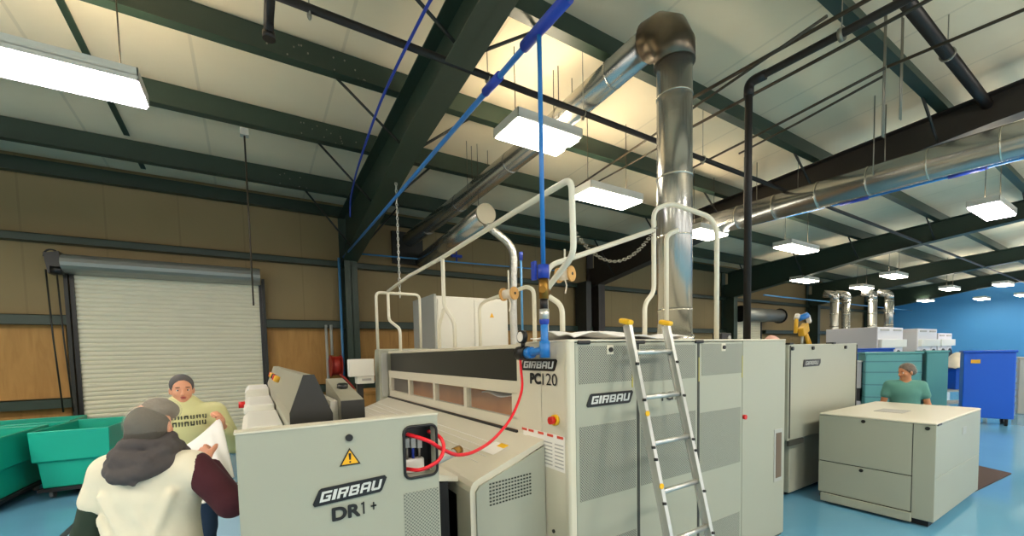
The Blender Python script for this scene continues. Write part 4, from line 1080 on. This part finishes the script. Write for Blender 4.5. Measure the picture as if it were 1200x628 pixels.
def head(c, f, s=1., up=(0,0,1)):
    """head with brow, nose, cheeks, lips area, chin and ears; C centre at eye height"""
    R = rotm(f, up); c = Vector(c)
    def L(x, y, z): return c+R@Vector((x,y,z))*s
    E = lambda p, r, k=.02: ('e', L(*p), tuple(q*s for q in r), R, k)
    return [E((0,-.012,.03),(.074,.092,.085)), E((0,.018,-.045),(.056,.066,.068),.03), E((0,.055,-.088),(.026,.024,.022),.025),
            E((-.037,.055,-.03),(.024,.022,.024)), E((.037,.055,-.03),(.024,.022,.024)), E((0,.07,.018),(.05,.014,.012),.015),
            ('c', L(0,.082,.005), L(0,.103,-.034), .008*s, .0125*s, .01), E((-.012,.092,-.038),(.008,.01,.007),.006), E((.012,.092,-.038),(.008,.01,.007),.006),
            E((0,.083,-.062),(.022,.012,.009),.01), E((-.077,-.01,-.015),(.01,.018,.032),.006), E((.077,-.01,-.015),(.01,.018,.032),.006)], L, R
def person(label, loc, rotz, H, face, Rarm, Larm, skin, hands, lean=0., wide=1., legm='jeans', hs=1.):
    t = thing('person', label, 'person', loc, None, rotz); s = H/1.6; LOCAL.add(t.name)
    g = lambda x, y, z: Vector((x*s, y*s+lean*max(0, z-.9)*s, z*s))
    torso = [('e', g(0,-.01,.86), (.155*s*wide,.115*s*wide,.12*s), None, .06), ('e', g(0,.0,1.0), (.135*s*wide,.1*s*wide,.13*s), None, .06), ('e', g(0,0,1.18), (.155*s*wide,.105*s*wide,.15*s), None, .06),
             ('c', g(-.13*wide,-.01,1.28), g(.13*wide,-.01,1.28), .058*s, .058*s, .05), ('c', g(0,-.02,1.3), g(0,-.01,1.36), .075*s, .06*s, .05)]
    neck = [('c', g(0,-.015,1.3), g(0,.0,1.43), .052*s, .047*s, .03)]
    hd, HL, HR = head(g(0,.012,1.485-.1*(1-hs)), face, s*hs)
    h_ = s*hs
    arms = {}
    for nm, x, (el, wr) in (('R', .165*wide, Rarm), ('L', -.165*wide, Larm)):
        sh = g(x,-.01,1.285); el, wr = Vector(el), Vector(wr)
        arms[nm] = [('c', sh, el, .047*s, .038*s, .03), ('c', el, wr, .038*s, .026*s, .02)]
    legs = []
    for x in (-.085, .085):
        legs += [('c', g(x*wide,0,.82), g(x*1.05,.015,.45), .085*s*wide, .056*s, .05), ('c', g(x*1.05,.015,.45), g(x*1.05,-.01,.1), .052*s, .036*s, .03)]
    feet = []
    for x in (-.09, .09): feet += [('c', V3(x*s,-.03,.045), V3(x*1.15*s,.14*s,.035), .04*s, .034*s, .02)]
    hp = []
    for h in hands: hp += h
    b = blob('body', torso+neck+hd+arms['R']+arms['L']+legs+feet+hp, skin, t, .0085, .02)
    eyes = MB()
    for x in (-.032, .032): eyes.ell(HL(x,.066,-.002), .0125*h_, seg=12, rings=8)
    me = eyes.build('eyes', 'eyes', t); iris = MB()
    for x in (-.032, .032): iris.ell(HL(x,.0765,-.002), .0058*h_, seg=10, rings=6)
    iris.build('iris', 'iris', me)
    m = MB(); m.ell(HL(0,.0925,-.058), (.021*h_,.005*h_,.0045*h_), HR, 14, 8); m.ell(HL(0,.092,-.067), (.018*h_,.005*h_,.005*h_), HR, 14, 8); m.build('lips', 'lips', t)
    m = MB()
    for x in (-.033, .033): m.ell(HL(x,.083,.022), (.018*h_,.006*h_,.0035*h_), HR, 10, 6)
    m.build('eyebrows', 'hair', t)
    inf = lambda P, d: [((p[0],p[1],p[2],p[3]+d,p[4]+d)+p[5:]) if p[0] == 'c' else (p[0],p[1],tuple(q+d for q in p[2]))+p[3:] for p in P]
    blob('trousers', inf(legs,.012)+inf(torso[:1],.012), legm, t, .012, .03, [(g(0,0,.96),(0,0,1)),(g(0,0,.09),(0,0,-1))])
    blob('shoes', inf(feet,.012), 'shoe', t, .011, .02)
    return t, h_, g, torso, arms, inf, HL, HR, neck

# near worker, seen from behind
loc = (-.37,2.28,.115); wr = (.165,.13,1.235)
hw = hand((.125,.145,1.225), (-.62,.62,.3), (.5,.5,-.7), (0,0,1), 1., .7)
lw = hand((-.215,.10,.75), (.02,.35,-.94), (1,.1,0), (0,1,0), 1., .35)
t, s, g, torso, arms, inf, HL, HR, neck = person('person in cream tunic, charcoal scarf and grey knit cap, seen from behind', loc, radians(-25), 1.535, (-.12,1,-.08), ((.315,-.035,1.075),(.135,.13,1.215)), ((-.235,-.03,.98),(-.22,.085,.77)), 'skin', [hw, lw], legm='dtrous', wide=1.06, hs=.88)
cap_sl = []
for nm in 'RL':
    a = arms[nm][0]; p0, p1 = Vector(a[1]), Vector(a[2]); cap_sl.append(('c', p0, p0.lerp(p1,.45 if nm == 'L' else .22), .056, .066 if nm == 'L' else .058, .04))
folds = [('c', g(-.13,-.109,1.2), g(-.03,-.119,.98), .013, .008, .03), ('c', g(.13,-.104,1.2), g(.05,-.119,1.0), .013, .008, .03), ('c', g(.02,-.121,1.12), g(.09,-.119,.93), .010, .008, .03), ('c', g(-.16,-.085,1.1), g(-.1,-.108,.9), .012, .01, .03), ('c', g(-.13,-.135,.92), g(.13,-.135,.9), .024, .02, .04)]
blob('tunic', inf(torso[:4],.022)+cap_sl+folds+[('e', g(0,-.02,.80), (.2,.16,.12), None, .05), ('e', g(0,-.05,.93), (.165,.1,.1), None, .05)], 'tunic', t, .0105, .035, [(g(0,0,.66),(0,0,-1))])
blob('left_sleeve', inf(arms['L'],.018), 'dgreen', t, .0105, .02, [((-.22,.075,.79),(.1,.45,-.9))])
blob('right_sleeve', inf(arms['R'],.02), 'maroon', t, .0105, .02, [((.155,.12,1.2),(-.65,.62,.4))])
rings = []
for j, (z, rx, ry, r) in enumerate(((1.41,.075,.08,.026),(1.375,.095,.108,.03),(1.335,.108,.128,.032))):
    for i in range(16):
        a0, a1 = 2*pi*i/16, 2*pi*(i+1)/16
        zz = lambda a: z-.016*max(0,-sin(a))*(j+.3)+.008*sin(3*a+j*2)
        rings.append(('c', g(rx*cos(a0), ry*sin(a0)-.02, zz(a0)), g(rx*cos(a1), ry*sin(a1)-.02, zz(a1)), r, r, .008))
rings += [('e', g(.01,-.11,1.315), (.08,.045,.05), None, .02), ('c', g(-.055,-.145,1.345), g(.03,-.152,1.275), .013, .01, .008), ('c', g(.075,-.138,1.35), g(-.0,-.152,1.27), .013, .01, .008), ('c', g(-.04,-.155,1.31), g(.03,-.157,1.262), .013, .01, .006), ('c', g(-.05,-.125,1.385), g(.06,-.125,1.375), .010, .009, .008)]
blob('scarf', rings, 'scarf', t, .008, .01)
def hp_(*p): return HL(*[q*s for q in p]) if False else HL(*p)
sc_ = lambda *r: tuple(q*s for q in r)
blob('knit_cap', [('e', HL(-.004,-.03,.012), sc_(.082,.105,.092), HR), ('e', HL(-.004,-.05,-.05), sc_(.08,.082,.07), HR)], 'beanie', t, .008, .015)
blob('cap_crown', [('e', HL(.026,.0,.085), sc_(.066,.075,.055), HR), ('e', HL(.046,.05,.07), sc_(.046,.05,.046), HR)], 'beanie2', t, .008, .015)
blob('hair_net', [('e', HL(-.004,-.03,.014), sc_(.090,.113,.1), HR), ('e', HL(.028,.002,.087), sc_(.075,.084,.064), HR), ('e', HL(.047,.052,.072), sc_(.054,.058,.054), HR)], 'net', t, .010, .02)

# far worker facing the camera, lifting the sheet
loc = (-.43,3.80,.115)
lh = hand((-.215,.205,1.215), (.05,.55,.75), (.9,.3,-.1), (0,-.3,1), 1., 1.0)
rh = hand((.17,.25,1.03), (-.2,.8,.1), (-.7,.2,-.5), (0,0,1), 1., .9)
t, s, g, torso, arms, inf, HL, HR, neck = person('person in pale olive printed sweatshirt and grey headband holding a white sheet', loc, radians(186), 1.61, (-.08,1,-.03), ((.27,.06,1.03),(.18,.24,1.04)), ((-.29,.05,1.04),(-.22,.19,1.2)), 'skin', [lh, rh], wide=1.14, hs=.86)
blob('sweatshirt', inf(torso,.028)+inf([arms['R'][0],arms['L'][0]],.026)+inf([('c',a[1][1],Vector(a[1][1]).lerp(Vector(a[1][2]),.8),.036,.03,.02) for a in (arms['R'],arms['L'])],.022)+[('c', g(-.06,.02,1.37), g(.06,.02,1.37), .035, .035, .03), ('c', g(-.055,-.05,1.37), g(.055,-.05,1.37), .04, .04, .03)], 'olive', t, .0105, .03, [(g(0,0,.80),(0,0,-1))])
m = MB(); m.tube([Vector((-.222,.185,1.195)), Vector((-.224,.17,1.175))], .036, 14); m.build('dark_cuff', 'ink', t)
from mathutils.bvhtree import BVHTree
sw = [o for o in t.children if o.name.startswith('sweatshirt')][0].data
bv = BVHTree.FromPolygons([v.co for v in sw.vertices], [tuple(p.vertices) for p in sw.polygons])
random.seed(3)
m = MB()   # two lines of dark chest lettering, too blurred to read
for z, n, w in ((1.275,7,.24),(1.235,7,.23)):
    for i in range(n):
        x0 = -w/2+w*(i+.5)/n-.015
        for dx in (-.008, 0, .008):
            if dx == 0 and i % 3 == 1: continue
            hit = bv.ray_cast(g(x0+dx,1,z), Vector((0,-1,0)))[0]
            if hit is None: continue
            hh = .016 if dx else .005
            m.obox(hit+Vector((0,0,(.011 if i % 2 else -.011) if not dx else 0)), (.0035 if dx else .008,0,0), (0,.004,0), (0,0,hh))
m.build('chest_print', 'print', t)
sc_ = lambda *r: tuple(q*s for q in r)
blob('hair', [('e', HL(0,-.018,.03), sc_(.080,.09,.09), HR), ('e', HL(0,-.05,-.02), sc_(.07,.06,.07), HR)], 'hair', t, .008, .015, [(HL(0,.05,.04), HR@Vector((0,1,-.6)))])
blob('headband', [('e', HL(0,-.018,.032), sc_(.085,.096,.094), HR)], 'headband', t, .008, .015, [(HL(0,.058,.062), HR@Vector((0,1,-.6))), (HL(0,-.01,.03), HR@Vector((0,-1,-.5)))])

# far right worker in teal scrubs
loc = (7.9,2.05,0)
lh = hand((-.24,.16,.79), (0,.5,-.85), (1,.1,0), (0,1,0), 1., .4); rh = hand((.24,.14,.8), (0,.5,-.85), (-1,.1,0), (0,1,0), 1., .4)
t, s, g, torso, arms, inf, HL, HR, neck = person('person in teal scrub top and hair net looking left behind the low cabinet', loc, radians(112), 1.53, (.85,.55,-.2), ((.235,.03,.95),(.24,.13,.82)), ((-.235,.03,.95),(-.24,.15,.81)), 'skin2', [lh, rh], lean=.08, wide=1.12)
sl = []
for nm in 'RL':
    a = arms[nm][0]; p0, p1 = Vector(a[1]), Vector(a[2]); sl.append(('c', p0, p0.lerp(p1,.5), .056, .062, .03))
blob('scrub_top', inf(torso[:4],.02)+sl, 'scrub', t, .0105, .03, [(g(0,0,.74),(0,0,-1)), (g(0,.1,1.285),(0,.75,.6))])
blob('hair', [('e', HL(0,-.02,.035), (.083,.094,.086), HR), ('e', HL(0,-.07,-.01), (.065,.055,.06), HR)], 'hair', t, .009, .02, [(HL(0,.04,.025), HR@Vector((0,1,-.75)))])
blob('hair_net', [('e', HL(0,-.022,.037), (.092,.104,.096), HR), ('e', HL(0,-.075,-.008), (.074,.064,.068), HR)], 'net', t, .01, .02, [(HL(0,.052,.03), HR@Vector((0,1,-.75)))])

# white sheet between the two workers
A = Vector((-.2,3.585,1.40)); B = Vector((-.245,2.52,1.36)); Cc = Vector((-.60,3.55,1.16)); Dd = Vector((-.12,3.25,1.12))
def sheet(u, v):   # u along the held top edge from far hand, v down the cloth
    top = A.lerp(Vector((-.52,3.48,1.17)), u) if u < .5 else A.lerp(Vector((-.52,3.48,1.17)), u)
    bot = Vector((-.13,3.30,1.02)).lerp(Vector((-.30,2.75,1.0)), u)
    p = top.lerp(bot, v); n = Vector((.2,-1,0)).normalized()
    p += n*(.028*sin(u*24+v*3)*v*(1-.4*u)+.02*sin(u*11)*v)
    p.z -= .05*sin(pi*u)*(1-v)*.6
    return p
o = MB().grid(sheet, 48, 30).build('bed_sheet', 'linen', solid=.004); tag(o, 'white sheet stretched up by the worker in the olive sweatshirt', 'sheet')

# ------------------------------------------------------------------ light and view
W = bpy.data.worlds.new('daylight_fill'); SC.world = W; W.use_nodes = True
bg = W.node_tree.nodes['Background']; bg.inputs['Color'].default_value = (1.0, .97, .92, 1); bg.inputs['Strength'].default_value = 1.6  # soft fill entering through the added front openings
for i, (x, y, e) in enumerate(((-5.0,5.0,110),(-4.6,1.0,80),(-2.5,-1.5,50),(1.5,-2.2,60),(5.0,-1.6,90),(9.0,-1.8,90),(13.5,-1.6,100),(20,1.0,120),(27,1.0,140))):   # unseen fixtures and area lamps added to brighten fronts, floor and roof
    ceiling_light(x-.6, x+.6, y-.225, y+.225, 4.32, 'unseen added ceiling light behind and beside the photographer', 'added ceiling lights out of view')
    L = bpy.data.lights.new('added_fill_lamp', 'AREA'); L.shape = 'RECTANGLE'; L.size = 1.2; L.size_y = .45; L.energy = e; L.color = (1, .95, .86)
    lo = bpy.data.objects.new('added_fill_lamp', L); COL.objects.link(lo); lo.location = (x,y,4.3)
    L2 = L.copy(); L2.energy = e*1.3; lu = bpy.data.objects.new('added_fill_uplight', L2); COL.objects.link(lu); lu.location = (x,y,4.47); lu.rotation_euler = (pi,0,0)  # upward area lamp added as roof fill
vs = SC.view_settings
vs.view_transform = 'Standard'; vs.look = 'None'; vs.gamma = 1; vs.use_curve_mapping = False; vs.exposure = .34
SC.cycles.use_denoising = True
SC.cycles.max_bounces = 8
SC.cycles.sample_clamp_indirect = 6
